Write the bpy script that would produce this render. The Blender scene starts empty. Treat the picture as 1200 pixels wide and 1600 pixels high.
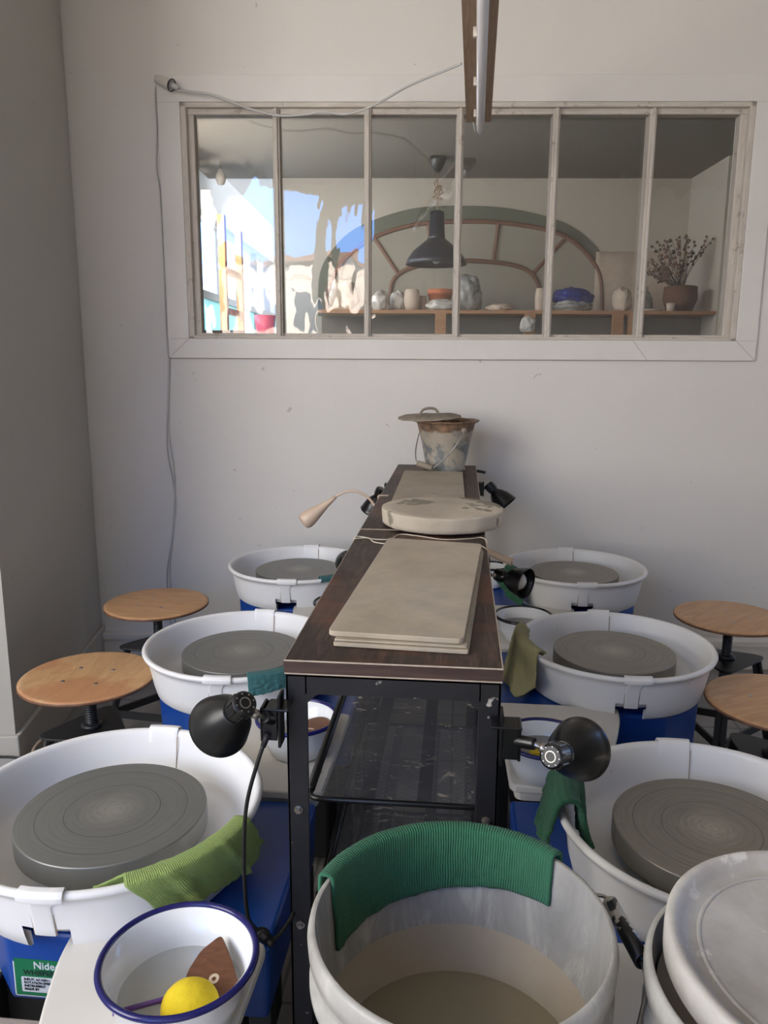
import bpy, bmesh, math, random
from mathutils import Vector, Matrix, noise

SC = bpy.context.scene
COL = SC.collection
PI = math.pi
def R(d): return math.radians(d)

# ------------------------------------------------------------------ camera
cam_d = bpy.data.cameras.new('camera')
cam = bpy.data.objects.new('camera', cam_d); COL.objects.link(cam); SC.camera = cam
cam_d.sensor_fit = 'HORIZONTAL'; cam_d.sensor_width = 36.0
cam_d.lens = 36.0 * 1230 / 1200
cam_d.clip_start = 0.02
c_right = Vector((0.99540841, 0.09559311, 0.00490517))
c_up = Vector((-0.02331793, 0.19246956, 0.98102586))
c_fwd = Vector((-0.09283522, 0.97663577, -0.19381485))
mm = Matrix((c_right, c_up, -c_fwd)).transposed().to_4x4()
mm.translation = Vector((0, 0, 1.26))
cam.matrix_world = mm

# ------------------------------------------------------------------ render look
SC.view_settings.view_transform = 'Standard'
SC.view_settings.look = 'None'
SC.view_settings.gamma = 1.0
SC.view_settings.use_curve_mapping = False
SC.view_settings.exposure = 0.27
SC.cycles.use_denoising = True
SC.cycles.max_bounces = 8
SC.cycles.diffuse_bounces = 4
SC.cycles.transparent_max_bounces = 16
SC.cycles.sample_clamp_indirect = 6.0
SC.cycles.caustics_reflective = False
SC.cycles.caustics_refractive = False

# ------------------------------------------------------------------ sky
world = bpy.data.worlds.new('sky'); SC.world = world; world.use_nodes = True
nt = world.node_tree; nt.nodes.clear()
wo = nt.nodes.new('ShaderNodeOutputWorld'); wb = nt.nodes.new('ShaderNodeBackground')
tc = nt.nodes.new('ShaderNodeTexCoord'); sx = nt.nodes.new('ShaderNodeSeparateXYZ')
cr = nt.nodes.new('ShaderNodeValToRGB')
cr.color_ramp.elements[0].position = 0.0; cr.color_ramp.elements[0].color = (0.62, 0.74, 0.92, 1)
cr.color_ramp.elements[1].position = 0.12; cr.color_ramp.elements[1].color = (0.16, 0.36, 0.86, 1)
nt.links.new(tc.outputs['Generated'], sx.inputs[0]); nt.links.new(sx.outputs['Z'], cr.inputs[0])
nt.links.new(cr.outputs[0], wb.inputs[0]); wb.inputs[1].default_value = 6.5
nt.links.new(wb.outputs[0], wo.inputs[0])

def light(name, kind, loc, direction, energy, color, **kw):
    d = bpy.data.lights.new(name, kind); o = bpy.data.objects.new(name, d); COL.objects.link(o)
    o.location = loc; o.rotation_euler = Vector(direction).to_track_quat('-Z', 'Y').to_euler()
    d.energy = energy; d.color = color
    for k, v in kw.items(): setattr(d, k, v)
    return o
light('sun', 'SUN', (5, 5, 8), (-0.35, -0.75, -0.75), 26.0, (1.0, 0.93, 0.82), angle=R(0.5))
# daylight of the street windows on the left of the room, behind the camera
light('street_window_light', 'AREA', (-2.35, -0.35, 1.85), (0.92, 0.60, -0.16), 98.0, (1.0, 0.975, 0.935), shape='RECTANGLE', size=2.2, size_y=1.8)
light('rear_fill_light', 'AREA', (0.4, -1.9, 0.78), (0.0, 1.0, 0.12), 7.0, (1.0, 0.96, 0.91), shape='RECTANGLE', size=2.0, size_y=1.0)  # added low fill lamp; the rear wall has no door behind it
light('next_room_window_light', 'AREA', (-1.50, 4.2, 2.0), (0.85, 0.55, -0.12), 22.0, (1.0, 0.97, 0.92), shape='RECTANGLE', size=1.6, size_y=0.8)

# ------------------------------------------------------------------ materials
def lin(c):
    return c / 12.92 if c <= 0.04045 else ((c + 0.055) / 1.055) ** 2.4
def S(r, g, b): return (lin(r / 255), lin(g / 255), lin(b / 255), 1.0)

class NB:
    def __init__(s, name):
        s.m = bpy.data.materials.new(name); s.m.use_nodes = True
        s.t = s.m.node_tree; s.n = s.t.nodes; s.n.clear()
        s.out = s.n.new('ShaderNodeOutputMaterial')
    def new(s, t, **kw):
        n = s.n.new(t)
        for k, v in kw.items(): setattr(n, k, v)
        return n
    def link(s, a, b): s.t.links.new(a, b)
    def coord(s, scale=(1, 1, 1), rot=(0, 0, 0), loc=(0, 0, 0)):
        tc = s.new('ShaderNodeTexCoord'); mp = s.new('ShaderNodeMapping')
        mp.inputs['Scale'].default_value = scale; mp.inputs['Rotation'].default_value = rot
        mp.inputs['Location'].default_value = loc
        s.link(tc.outputs['Object'], mp.inputs[0]); return mp.outputs[0]
    def noise(s, vec, scale, detail=4, rough=0.55, dist=0.0):
        n = s.new('ShaderNodeTexNoise'); n.inputs['Scale'].default_value = scale
        n.inputs['Detail'].default_value = detail; n.inputs['Roughness'].default_value = rough
        n.inputs['Distortion'].default_value = dist
        s.link(vec, n.inputs['Vector']); return n.outputs['Fac']
    def ramp(s, fac, stops):
        r = s.new('ShaderNodeValToRGB'); e = r.color_ramp.elements
        while len(e) < len(stops): e.new(0.5)
        for i, (p, c) in enumerate(stops):
            e[i].position = p; e[i].color = c if len(c) == 4 else (*c, 1)
        s.link(fac, r.inputs[0]); return r.outputs[0]
    def mix(s, fac, a, b, blend='MIX'):
        m = s.new('ShaderNodeMix', data_type='RGBA', blend_type=blend)
        for v, i in ((fac, 0), (a, 6), (b, 7)):
            if isinstance(v, (int, float)): m.inputs[i].default_value = v
            elif isinstance(v, tuple): m.inputs[i].default_value = v
            else: s.link(v, m.inputs[i])
        return m.outputs[2]
    def math(s, op, a, b=None, c=None):
        m = s.new('ShaderNodeMath', operation=op)
        for i, v in enumerate((a, b, c)):
            if v is None: continue
            if isinstance(v, (int, float)): m.inputs[i].default_value = v
            else: s.link(v, m.inputs[i])
        return m.outputs[0]
    def bsdf(s, color, rough=0.6, metal=0.0, bump=None, bstr=0.2, bdist=0.002, **kw):
        b = s.new('ShaderNodeBsdfPrincipled')
        for v, k in ((color, 'Base Color'), (rough, 'Roughness'), (metal, 'Metallic')):
            if isinstance(v, (int, float, tuple)): b.inputs[k].default_value = v
            else: s.link(v, b.inputs[k])
        if bump is not None:
            bp = s.new('ShaderNodeBump'); bp.inputs['Strength'].default_value = bstr; bp.inputs['Distance'].default_value = bdist
            s.link(bump, bp.inputs['Height']); s.link(bp.outputs[0], b.inputs['Normal'])
        for k, v in kw.items(): b.inputs[k.replace('_', ' ')].default_value = v
        return b
    def done(s, sh):
        s.link(sh.outputs[0] if hasattr(sh, 'outputs') else sh, s.out.inputs[0]); return s.m

def simple(name, c, rough=0.6, metal=0.0, var=0.0, vs=8, bump=0.0, bs=60, **kw):
    b = NB(name); v = b.coord()
    col = c
    if var:
        f = b.noise(v, vs, 5)
        dark = tuple(x * (1 - var) for x in c[:3]) + (1,)
        lite = tuple(min(1, x * (1 + var * .6)) for x in c[:3]) + (1,)
        col = b.ramp(f, [(0.3, dark), (0.7, lite)])
    bm_ = b.noise(v, bs, 3) if bump else None
    return b.done(b.bsdf(col, rough, metal, bm_, bump, 0.002, **kw))

def wall_paint(name, c, spots=True):
    b = NB(name); v = b.coord()
    f = b.noise(v, 1.3, 5, 0.6); col = b.ramp(f, [(0.3, tuple(x * .95 for x in c[:3])), (0.7, c)])
    if spots:
        f2 = b.noise(v, 26, 2, 0.4, 0.6)
        col = b.mix(b.math('MULTIPLY', b.ramp(f2, [(0.755, (0, 0, 0)), (0.77, (1, 1, 1))]), 0.35), col, S(130, 122, 110))
    bp = b.noise(v, 9, 4)
    return b.done(b.bsdf(col, 0.62, 0, bp, 0.25, 0.01))

def speckle(name, base, spot, rough=0.4, thr=0.66, scale=30, metal=0.0, base2=None, bump=0.0):
    b = NB(name); v = b.coord()
    f = b.noise(v, 5, 5); col = b.ramp(f, [(0.35, base), (0.7, base2 or base)])
    m = b.ramp(b.noise(v, scale, 3, 0.5), [(thr, (0, 0, 0)), (thr + .03, (1, 1, 1))])
    col = b.mix(m, col, spot)
    return b.done(b.bsdf(col, rough, metal, b.noise(v, 90, 3) if bump else None, bump))

M = {}
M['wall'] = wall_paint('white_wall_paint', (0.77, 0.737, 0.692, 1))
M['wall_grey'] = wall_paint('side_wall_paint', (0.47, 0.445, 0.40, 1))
M['wall_far_side'] = wall_paint('dark_bounce_cut_paint', (0.30, 0.28, 0.25, 1))  # unseen right wall, darkened to cut bounce onto the left wall
M['trim'] = simple('white_trim_paint', (0.76, 0.73, 0.69, 1), 0.5, 0, 0.05, 4)
M['ceiling'] = simple('ceiling_paint', (0.60, 0.555, 0.49, 1), 0.8)
def floor_mat():
    b = NB('floor_tiles'); v = b.coord()
    f = b.noise(v, 3.5, 6); col = b.ramp(f, [(0.3, S(120, 116, 112)), (0.7, S(160, 155, 150))])
    br = b.new('ShaderNodeTexBrick'); br.inputs['Scale'].default_value = 1.0
    br.inputs['Brick Width'].default_value = 0.33; br.inputs['Row Height'].default_value = 0.33; br.inputs['Mortar Size'].default_value = 0.004
    br.offset = 0; b.link(v, br.inputs['Vector'])
    col = b.mix(b.math('MULTIPLY', br.outputs['Fac'], 0.6), col, S(80, 76, 72))
    return b.done(b.bsdf(col, 0.55, 0, f, 0.2))
M['floor'] = floor_mat()
def wood(name, a, c, scale=(1, 12, 12), rough=0.5, dist=2.0, stain=None, bump=0.1):
    b = NB(name); v = b.coord(scale)
    f = b.noise(v, 3.0, 6, 0.6, dist); col = b.ramp(f, [(0.25, a), (0.75, c)])
    if stain:
        w = b.coord(); m = b.ramp(b.noise(w, stain[1], 5, 0.65), [(stain[2], (0, 0, 0)), (stain[2] + .06, (1, 1, 1))])
        col = b.mix(b.math('MULTIPLY', m, stain[3]), col, stain[0])
    return b.done(b.bsdf(col, rough, 0, f, bump, 0.002))
M['oak'] = wood('stool_plywood', S(172, 128, 90), S(205, 162, 118), (2, 14, 10), 0.42, 1.2)
M['oak_warm'] = wood('stool_plywood_warm', S(176, 134, 94), S(208, 168, 122), (14, 3, 10), 0.42, 1.0, (S(178, 120, 84), 3.2, 0.5, 0.6))
M['ply_edge'] = simple('plywood_edge', S(120, 84, 62), 0.6, 0, 0.4, 30)
M['lath'] = wood('wood_lath', S(142, 116, 94), S(182, 154, 128), (30, 2, 30), 0.55, 2.5)
M['old_frame'] = wood('weathered_window_paint', S(186, 176, 164), S(218, 210, 200), (30, 30, 3), 0.65, 1.0, (S(140, 126, 110), 16, 0.60, 0.55), 0.3)
M['old_frame_h'] = wood('weathered_window_rail_paint', S(186, 176, 164), S(218, 210, 200), (3, 30, 30), 0.65, 1.0, (S(140, 126, 110), 16, 0.60, 0.55), 0.3)
def table_mat():
    b = NB('dark_stained_tabletop'); v = b.coord((12, 1.2, 12)); w = b.coord()
    f = b.noise(v, 5, 7, 0.65, 1.5); col = b.ramp(f, [(0.30, S(26, 19, 17)), (0.5, S(50, 37, 31)), (0.68, S(86, 66, 56))])
    r = b.ramp(b.noise(w, 4.5, 4, 0.6), [(0.50, (0, 0, 0)), (0.60, (1, 1, 1))])
    col = b.mix(b.math('MULTIPLY', r, 0.7), col, S(104, 62, 42))
    d = b.ramp(b.noise(w, 3.1, 5, 0.7), [(0.45, (0, 0, 0)), (0.7, (1, 1, 1))])
    col = b.mix(b.math('MULTIPLY', d, 0.25), col, S(120, 108, 100))
    sp = b.ramp(b.noise(b.coord((18, 50, 20)), 2.4, 3, 0.5), [(0.735, (0, 0, 0)), (0.755, (1, 1, 1))])
    col = b.mix(b.math('MULTIPLY', sp, 0.8), col, S(200, 185, 162))
    return b.done(b.bsdf(col, 0.5, 0, f, 0.15, Specular_IOR_Level=0.35))
M['table'] = table_mat()
M['table_edge'] = wood('worn_table_edge', S(38, 24, 22), S(78, 58, 50), (2, 2, 20), 0.5, 1.0, (S(140, 120, 106), 11, 0.60, 0.5))
M['edge_line'] = simple('worn_pale_edge', S(176, 160, 144), 0.6, 0, 0.25, 40)
M['black_metal'] = speckle('black_painted_steel', S(26, 27, 31), S(150, 146, 142), 0.38, 0.72, 60, 0.0, S(38, 39, 44))
M['black_dirty'] = speckle('clay_smeared_black_steel', S(22, 22, 26), S(170, 164, 156), 0.4, 0.66, 28, 0.0, S(38, 38, 42))
M['black_gloss'] = speckle('glossy_black_enamel', S(14, 14, 15), S(205, 200, 194), 0.30, 0.70, 30)
M['black_clean'] = simple('satin_black_enamel', S(17, 17, 18), 0.36)
M['stool_black'] = speckle('stool_black_steel', S(30, 31, 33), S(120, 118, 114), 0.45, 0.74, 50)
M['steel'] = simple('bare_steel', S(170, 165, 160), 0.3, 0.9, 0.3, 40)
M['rust'] = simple('rusty_spring', S(92, 50, 34), 0.8, 0.1, 0.4, 60)
M['rubber'] = simple('black_rubber', S(24, 24, 25), 0.6)
M['blue'] = speckle('blue_painted_wheel_body', S(10, 58, 134), S(90, 120, 165), 0.33, 0.78, 40, 0, S(14, 68, 150))
M['pan'] = simple('white_splash_pan_plastic', (0.79, 0.785, 0.785, 1), 0.36, 0, 0.03, 5)
M['pan_dirty'] = speckle('clay_dusted_pan_plastic', (0.76, 0.745, 0.72, 1), S(200, 176, 160), 0.42, 0.72, 18, 0, (0.72, 0.70, 0.67, 1))
M['tray'] = simple('cream_side_tray_plastic', (0.66, 0.63, 0.58, 1), 0.4, 0, 0.05, 8)
def head_mat(name, warm):
    b = NB(name); tc = b.new('ShaderNodeTexCoord'); s = b.new('ShaderNodeSeparateXYZ'); b.link(tc.outputs['Object'], s.inputs[0])
    r2 = b.math('ADD', b.math('MULTIPLY', s.outputs[0], s.outputs[0]), b.math('MULTIPLY', s.outputs[1], s.outputs[1]))
    r = b.math('SQRT', r2)
    # noise stretched round the axis: brushed rings
    ang = b.math('ARCTAN2', s.outputs[1], s.outputs[0])
    cb = b.new('ShaderNodeCombineXYZ'); b.link(b.math('MULTIPLY', r, 120), cb.inputs[0]); b.link(b.math('MULTIPLY', ang, 0.7), cb.inputs[1])
    f = b.noise(cb.outputs[0], 1.6, 4, 0.6)
    c1, c2 = (S(118, 113, 105), S(150, 144, 134)) if warm else (S(122, 122, 119), S(140, 140, 137))
    col = b.ramp(f, [(0.15, c1), (0.85, c2)])
    # two engraved rings
    ring = None
    for rr in (0.075, 0.118):
        q = b.math('LESS_THAN', b.math('ABSOLUTE', b.math('SUBTRACT', r, rr)), 0.0006)
        ring = q if ring is None else b.math('ADD', ring, q)
    col = b.mix(b.math('MULTIPLY', ring, 0.6), col, S(40, 40, 40))
    centre_sheen = b.ramp(r, [(0.0, (1, 1, 1)), (0.055, (0, 0, 0))])  # streaky centre highlight painted into the metal colour
    col = b.mix(b.math('MULTIPLY', b.math('MULTIPLY', centre_sheen, f), 0.9), col, S(196, 190, 178))
    bs = b.bsdf(col, 0.40, 0.5, f, 0.08, 0.0004)
    return b.done(bs)
M['head'] = head_mat('brushed_wheel_head_metal', False)
M['head_clay'] = head_mat('clay_streaked_wheel_head_metal', True)
M['enamel'] = simple('white_enamel', (0.80, 0.81, 0.82, 1), 0.14, 0, 0.03, 9)
M['enamel_rim'] = simple('dark_blue_enamel_rim', S(24, 24, 92), 0.2)
M['enamel_rim_black'] = simple('near_black_enamel_rim', S(26, 26, 38), 0.2)
def water(name, c, alpha):
    b = NB(name); v = b.coord()
    p = b.bsdf(c, 0.05, 0, b.noise(v, 14, 2), 0.05, 0.002); t = b.new('ShaderNodeBsdfTransparent'); mx = b.new('ShaderNodeMixShader')
    mx.inputs[0].default_value = alpha; b.link(t.outputs[0], mx.inputs[1]); b.link(p.outputs[0], mx.inputs[2])
    return b.done(mx)
M['water'] = water('cloudy_rinse_water', S(176, 176, 170), 0.42)
M['water_brown'] = water('brown_rinse_water', S(120, 112, 104), 0.6)
M['slip'] = simple('settled_clay_slip', S(150, 140, 122), 0.25, 0, 0.08, 6)
M['clay_crust'] = simple('wet_clay_coat', S(168, 156, 140), 0.5, 0, 0.12, 8)
M['sponge'] = simple('yellow_sponge', S(236, 208, 40), 0.9, 0, 0.10, 40, 0.6, 160)
M['sponge_wet'] = simple('wet_yellow_sponge', S(214, 180, 10), 0.6, 0, 0.10, 40, 0.6, 160)
M['rib_wood'] = wood('wet_wooden_rib', S(84, 52, 36), S(118, 78, 56), (14, 60, 20), 0.35, 0.6)
M['purple'] = simple('purple_plastic', S(98, 62, 142), 0.35)
def cloth(name, c, ribdir, scale, bump=0.8, ribamt=0.12):
    b = NB(name); tc = b.new('ShaderNodeTexCoord'); s = b.new('ShaderNodeSeparateXYZ'); b.link(tc.outputs['UV'], s.inputs[0])
    v = b.coord(); n = b.noise(v, 60, 3)
    w = b.math('ADD', b.math('MULTIPLY', s.outputs[ribdir], scale), b.math('MULTIPLY', n, 2.2))
    rib = b.math('SINE', w)
    fz = b.noise(v, 300, 4, 0.7)
    dark = tuple(x * .62 for x in c[:3]); lite = tuple(min(1, x * 1.2) for x in c[:3])
    col = b.ramp(b.math('ADD', b.math('MULTIPLY', rib, ribamt), b.math('MULTIPLY_ADD', fz, 0.6, 0.2)), [(0.15, dark), (0.85, lite)])
    h = b.math('ADD', b.math('MULTIPLY', rib, ribamt * 3), fz)
    return b.done(b.bsdf(col, 0.95, 0, h, bump, 0.002, Sheen_Weight=0.08))
M['towel_green'] = cloth('green_ribbed_towel', S(44, 104, 76), 0, 520, 0.7, 0.14)
M['cloth_lime'] = cloth('lime_green_terry', S(148, 170, 96), 0, 900, 0.8, 0.05)
M['cloth_teal'] = cloth('teal_cloth', S(58, 108, 110), 0, 600, 0.4, 0.06)
M['cloth_khaki'] = cloth('khaki_terry', S(156, 150, 106), 0, 900, 0.6, 0.05)
M['cloth_dark'] = cloth('dark_green_knit', S(38, 90, 62), 1, 260, 0.6, 0.08)
M['plaster'] = speckle('dusty_plaster', S(176, 164, 146), S(140, 130, 114), 0.85, 0.60, 12, 0, S(208, 196, 176), 0.5)
def board_mat():
    b = NB('clay_dusted_board'); v = b.coord()
    f = b.noise(v, 5, 6, 0.6); col = b.ramp(f, [(0.3, S(158, 146, 128)), (0.62, S(188, 175, 156)), (0.8, S(202, 190, 172))])
    g = b.ramp(b.noise(v, 3.1, 5, 0.75), [(0.50, (0, 0, 0)), (0.68, (1, 1, 1))]); col = b.mix(b.math('MULTIPLY', g, 0.45), col, S(136, 131, 122))
    return b.done(b.bsdf(col, 0.75, 0, b.noise(v, 120, 3), 0.15))
M['board'] = board_mat()
def galv():
    b = NB('clay_crusted_galvanised_steel'); v = b.coord(); tc = b.new('ShaderNodeTexCoord'); s = b.new('ShaderNodeSeparateXYZ'); b.link(tc.outputs['Object'], s.inputs[0])
    col = b.ramp(b.noise(v, 22, 5), [(0.3, S(96, 100, 100)), (0.7, S(134, 138, 136))])
    clay = b.ramp(b.math('ADD', b.noise(v, 16, 6, 0.7), b.math('MULTIPLY', s.outputs[2], 0.9)), [(0.50, (0, 0, 0)), (0.60, (1, 1, 1))])
    col = b.mix(clay, col, S(172, 162, 146))
    rust = b.ramp(b.math('ADD', b.math('MULTIPLY', b.noise(v, 22, 4), 0.05), s.outputs[2]), [(0.165, (0, 0, 0)), (0.172, (1, 1, 1))])
    rc = b.ramp(b.noise(v, 30, 4), [(0.35, S(92, 74, 60)), (0.65, S(158, 126, 98))])
    col = b.mix(rust, col, rc)
    return b.done(b.bsdf(col, 0.65, 0.15, b.noise(v, 60, 4), 0.6, 0.003))
M['galv'] = galv()
M['clay_dry'] = simple('dried_clay_crust', S(150, 138, 122), 0.9, 0, 0.3, 30, 0.8, 70)
def bucket_mat():
    b = NB('translucent_bucket_plastic'); v = b.coord((1, 1, .35))
    f = b.noise(v, 16, 6, 0.65, 0.5); col = b.ramp(f, [(0.3, S(176, 172, 164)), (0.55, S(198, 195, 188)), (0.75, S(222, 218, 210))])
    d = b.bsdf(col, 0.38, 0, b.noise(v, 40, 3), 0.1)
    t = b.new('ShaderNodeBsdfTranslucent'); b.link(col, t.inputs[0]); mx = b.new('ShaderNodeMixShader'); mx.inputs[0].default_value = 0.3
    b.link(d.outputs[0], mx.inputs[1]); b.link(t.outputs[0], mx.inputs[2]); return b.done(mx)
M['bucket'] = bucket_mat()
def bucket_in():
    b = NB('clay_splashed_bucket_inside'); v = b.coord((1, 1, .3))
    f = b.noise(v, 18, 6, 0.7, 0.8); col = b.ramp(f, [(0.3, S(134, 132, 130)), (0.5, S(152, 150, 147)), (0.64, S(182, 179, 173)), (0.8, S(206, 202, 194))])
    return b.done(b.bsdf(col, 0.5))
M['bucket_in'] = bucket_in()
def lid_mat():
    b = NB('slip_stained_lid_plastic'); v = b.coord()
    f = b.noise(v, 7, 6, 0.65); col = b.ramp(f, [(0.3, S(158, 150, 140)), (0.5, S(184, 179, 172)), (0.7, S(210, 206, 199))])
    g = b.ramp(b.noise(v, 20, 5, 0.6), [(0.62, (0, 0, 0)), (0.67, (1, 1, 1))]); col = b.mix(b.math('MULTIPLY', g, 0.7), col, S(228, 224, 216))
    return b.done(b.bsdf(col, 0.45, 0, f, 0.15))
M['lid'] = lid_mat()
M['cord_black'] = simple('black_cord', S(22, 22, 23), 0.45)
M['cord_white'] = simple('white_cord', S(196, 194, 190), 0.5)
M['white_plastic'] = simple('white_socket_plastic', S(214, 206, 196), 0.4)
M['tube_light'] = simple('unlit_tube_diffuser', S(214, 210, 212), 0.22)
M['beige_lamp'] = simple('beige_lacquer', S(206, 182, 160), 0.35)
M['twine'] = simple('waxed_twine', S(214, 204, 182), 0.8)
M['bulb'] = simple('frosted_bulb_glass', S(206, 200, 192), 0.15, 0, 0.1, 60)
M['cable_tan'] = simple('tan_cable', S(158, 138, 118), 0.6)
M['bench'] = wood('weathered_grey_plank', S(120, 112, 106), S(164, 154, 146), (1.2, 24, 24), 0.8, 1.5, None, 0.5)
M['terracotta'] = simple('terracotta', S(206, 122, 84), 0.8, 0, 0.1, 20)
M['bisque'] = simple('bisque_clay', S(208, 192, 176), 0.85, 0, 0.1, 20)
M['plastic_bag'] = simple('milky_plastic_bag', S(205, 203, 198), 0.25, 0, 0.15, 25, 0.6, 30)
M['clear_bag'] = simple('crumpled_clear_plastic', S(160, 160, 158), 0.15, 0, 0.4, 30, 0.8, 40)
M['blue_bag'] = simple('blue_plastic_bag', S(28, 40, 130), 0.3, 0, 0.4, 25, 0.6, 40)
M['basket'] = simple('brown_wicker', S(110, 76, 56), 0.8, 0, 0.3, 50, 0.6, 80)
M['dried'] = simple('dried_flowers', S(128, 96, 84), 0.9, 0, 0.3, 40)
M['dried_dark'] = simple('dried_seed_heads', S(58, 48, 46), 0.9)
M['brown_wood'] = wood('brown_window_wood', S(110, 76, 58), S(142, 100, 78), (10, 10, 10), 0.5)
M['shelf_wood'] = wood('shelf_pine', S(160, 116, 84), S(186, 142, 104), (1, 12, 12), 0.6)
M['ladder_wood'] = wood('orange_pine', S(216, 150, 92), S(236, 178, 120), (8, 8, 1.5), 0.5)
M['green_wall'] = simple('grey_green_paint', S(108, 112, 98), 0.7, 0, 0.08, 5)
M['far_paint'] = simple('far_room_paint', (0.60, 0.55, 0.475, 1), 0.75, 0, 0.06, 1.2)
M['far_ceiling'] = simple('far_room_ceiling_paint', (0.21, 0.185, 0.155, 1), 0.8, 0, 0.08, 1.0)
M['white_bright'] = simple('white_street_side_paint', (0.82, 0.81, 0.79, 1), 0.7)
M['pale_pane'] = simple('pale_arched_pane', S(176, 172, 158), 0.35, 0, 0.1, 3)
M['navy'] = simple('navy_lamp_enamel', S(12, 19, 38), 0.35)
M['grey_cloth'] = simple('grey_shelf_curtain', S(128, 122, 118), 0.8, 0, 0.12, 6)
M['pink'] = simple('pink_plastic', S(240, 96, 120), 0.4)
M['green_box'] = simple('green_label_film', S(12, 104, 66), 0.35)
M['label_white'] = simple('label_print_white', S(196, 200, 206), 0.4)
M['ink'] = simple('label_ink', S(20, 30, 30), 0.5)
def teal_glass():
    b = NB('frosted_teal_glass'); t = b.new('ShaderNodeBsdfTranslucent'); t.inputs[0].default_value = S(190, 226, 222)
    d = b.bsdf(S(205, 232, 228), 0.4); mx = b.new('ShaderNodeMixShader'); mx.inputs[0].default_value = 0.35
    b.link(t.outputs[0], mx.inputs[1]); b.link(d.outputs[0], mx.inputs[2]); return b.done(mx)
M['teal_glass'] = teal_glass()
def pane_mat():
    b = NB('old_wavy_window_glass'); v = b.coord((1, 1, 0.45))
    n = b.noise(v, 2.6, 3, 0.5, 0.6); n2 = b.noise(b.coord((1, 1, .5)), 11, 2, 0.5, 0.3)
    h = b.math('ADD', n, b.math('MULTIPLY', n2, 0.07))
    bp = b.new('ShaderNodeBump'); bp.inputs['Strength'].default_value = 0.35; bp.inputs['Distance'].default_value = 0.02; b.link(h, bp.inputs['Height'])
    g = b.new('ShaderNodeBsdfGlossy'); g.inputs['Roughness'].default_value = 0.0; g.inputs['Color'].default_value = (1, 1, 1, 1); b.link(bp.outputs[0], g.inputs['Normal'])
    t = b.new('ShaderNodeBsdfTransparent'); t.inputs[0].default_value = (0.95, 0.935, 0.905, 1)
    fr = b.new('ShaderNodeFresnel'); fr.inputs['IOR'].default_value = 1.5
    k = b.math('MINIMUM', b.math('MULTIPLY', fr.outputs[0], 1.8), 1.0)
    mx = b.new('ShaderNodeMixShader'); b.link(k, mx.inputs[0]); b.link(t.outputs[0], mx.inputs[1]); b.link(g.outputs[0], mx.inputs[2])
    return b.done(mx)
M['pane'] = pane_mat()
def mesh_mat():
    b = NB('expanded_steel_mesh'); tc = b.new('ShaderNodeTexCoord'); s = b.new('ShaderNodeSeparateXYZ'); b.link(tc.outputs['Object'], s.inputs[0])
    X, Y = s.outputs[0], s.outputs[1]
    k = 2 * PI / 0.0066
    a = b.math('SINE', b.math('MULTIPLY', b.math('ADD', X, b.math('MULTIPLY', Y, 1.5)), k / 2))
    c = b.math('SINE', b.math('MULTIPLY', b.math('SUBTRACT', X, b.math('MULTIPLY', Y, 1.5)), k / 2))
    hole = b.math('MULTIPLY', b.math('GREATER_THAN', b.math('ABSOLUTE', a), 0.38), b.math('GREATER_THAN', b.math('ABSOLUTE', c), 0.38))
    v = b.coord()
    clay = b.ramp(b.noise(b.coord((1, 1.6, 1)), 9, 6, 0.68, 0.6), [(0.56, (0, 0, 0)), (0.72, (1, 1, 1))])
    blob = b.ramp(b.noise(b.coord((1, 1.8, 1)), 20, 4, 0.6, 1.6), [(0.625, (0, 0, 0)), (0.66, (1, 1, 1))])
    solid = b.math('GREATER_THAN', blob, 0.5)
    hole = b.math('MULTIPLY', hole, b.math('SUBTRACT', 1.0, solid))
    col = b.mix(b.math('MULTIPLY', clay, 0.7), S(96, 97, 102), S(150, 144, 136)); col = b.mix(blob, col, S(150, 143, 130))
    p = b.bsdf(col, 0.45); t = b.new('ShaderNodeBsdfTransparent'); mx = b.new('ShaderNodeMixShader')
    b.link(hole, mx.inputs[0]); b.link(p.outputs[0], mx.inputs[1]); b.link(t.outputs[0], mx.inputs[2]); return b.done(mx)
M['mesh'] = mesh_mat()
def facade_mat():
    b = NB('cream_street_facade'); v = b.coord()
    br = b.new('ShaderNodeTexBrick'); br.offset = 0.0; br.inputs['Scale'].default_value = 1.0
    br.inputs['Brick Width'].default_value = 2.2; br.inputs['Row Height'].default_value = 1.6; br.inputs['Mortar Size'].default_value = 0.05
    br.inputs['Color1'].default_value = S(226, 208, 184); br.inputs['Color2'].default_value = S(214, 194, 172); br.inputs['Mortar'].default_value = S(190, 170, 150)
    b.link(b.coord(rot=(R(90), 0, 0)), br.inputs['Vector'])
    return b.done(b.bsdf(br.outputs[0], 0.8))
M['facade'] = facade_mat()
M['dark_glass'] = simple('dark_window_glass', S(60, 66, 74), 0.1)

# ------------------------------------------------------------------ helpers
def mesh_obj(name, bm, mat, parent=None, smooth=False, bevel=0.0, seg=2, solid=0.0, subsurf=0):
    me = bpy.data.meshes.new(name); bmesh.ops.recalc_face_normals(bm, faces=bm.faces); bm.to_mesh(me); bm.free()
    o = bpy.data.objects.new(name, me); COL.objects.link(o)
    if isinstance(mat, (list, tuple)):
        for m in mat: me.materials.append(m)
    else: me.materials.append(mat)
    if smooth:
        for p in me.polygons: p.use_smooth = True
    if solid:
        s = o.modifiers.new('thickness', 'SOLIDIFY'); s.thickness = solid; s.offset = 0
    if bevel:
        b = o.modifiers.new('soft_edges', 'BEVEL'); b.width = bevel; b.segments = seg; b.limit_method = 'ANGLE'; b.angle_limit = R(40)
    if subsurf:
        s = o.modifiers.new('smooth', 'SUBSURF'); s.levels = subsurf; s.render_levels = subsurf
    if parent: o.parent = parent
    return o
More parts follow.
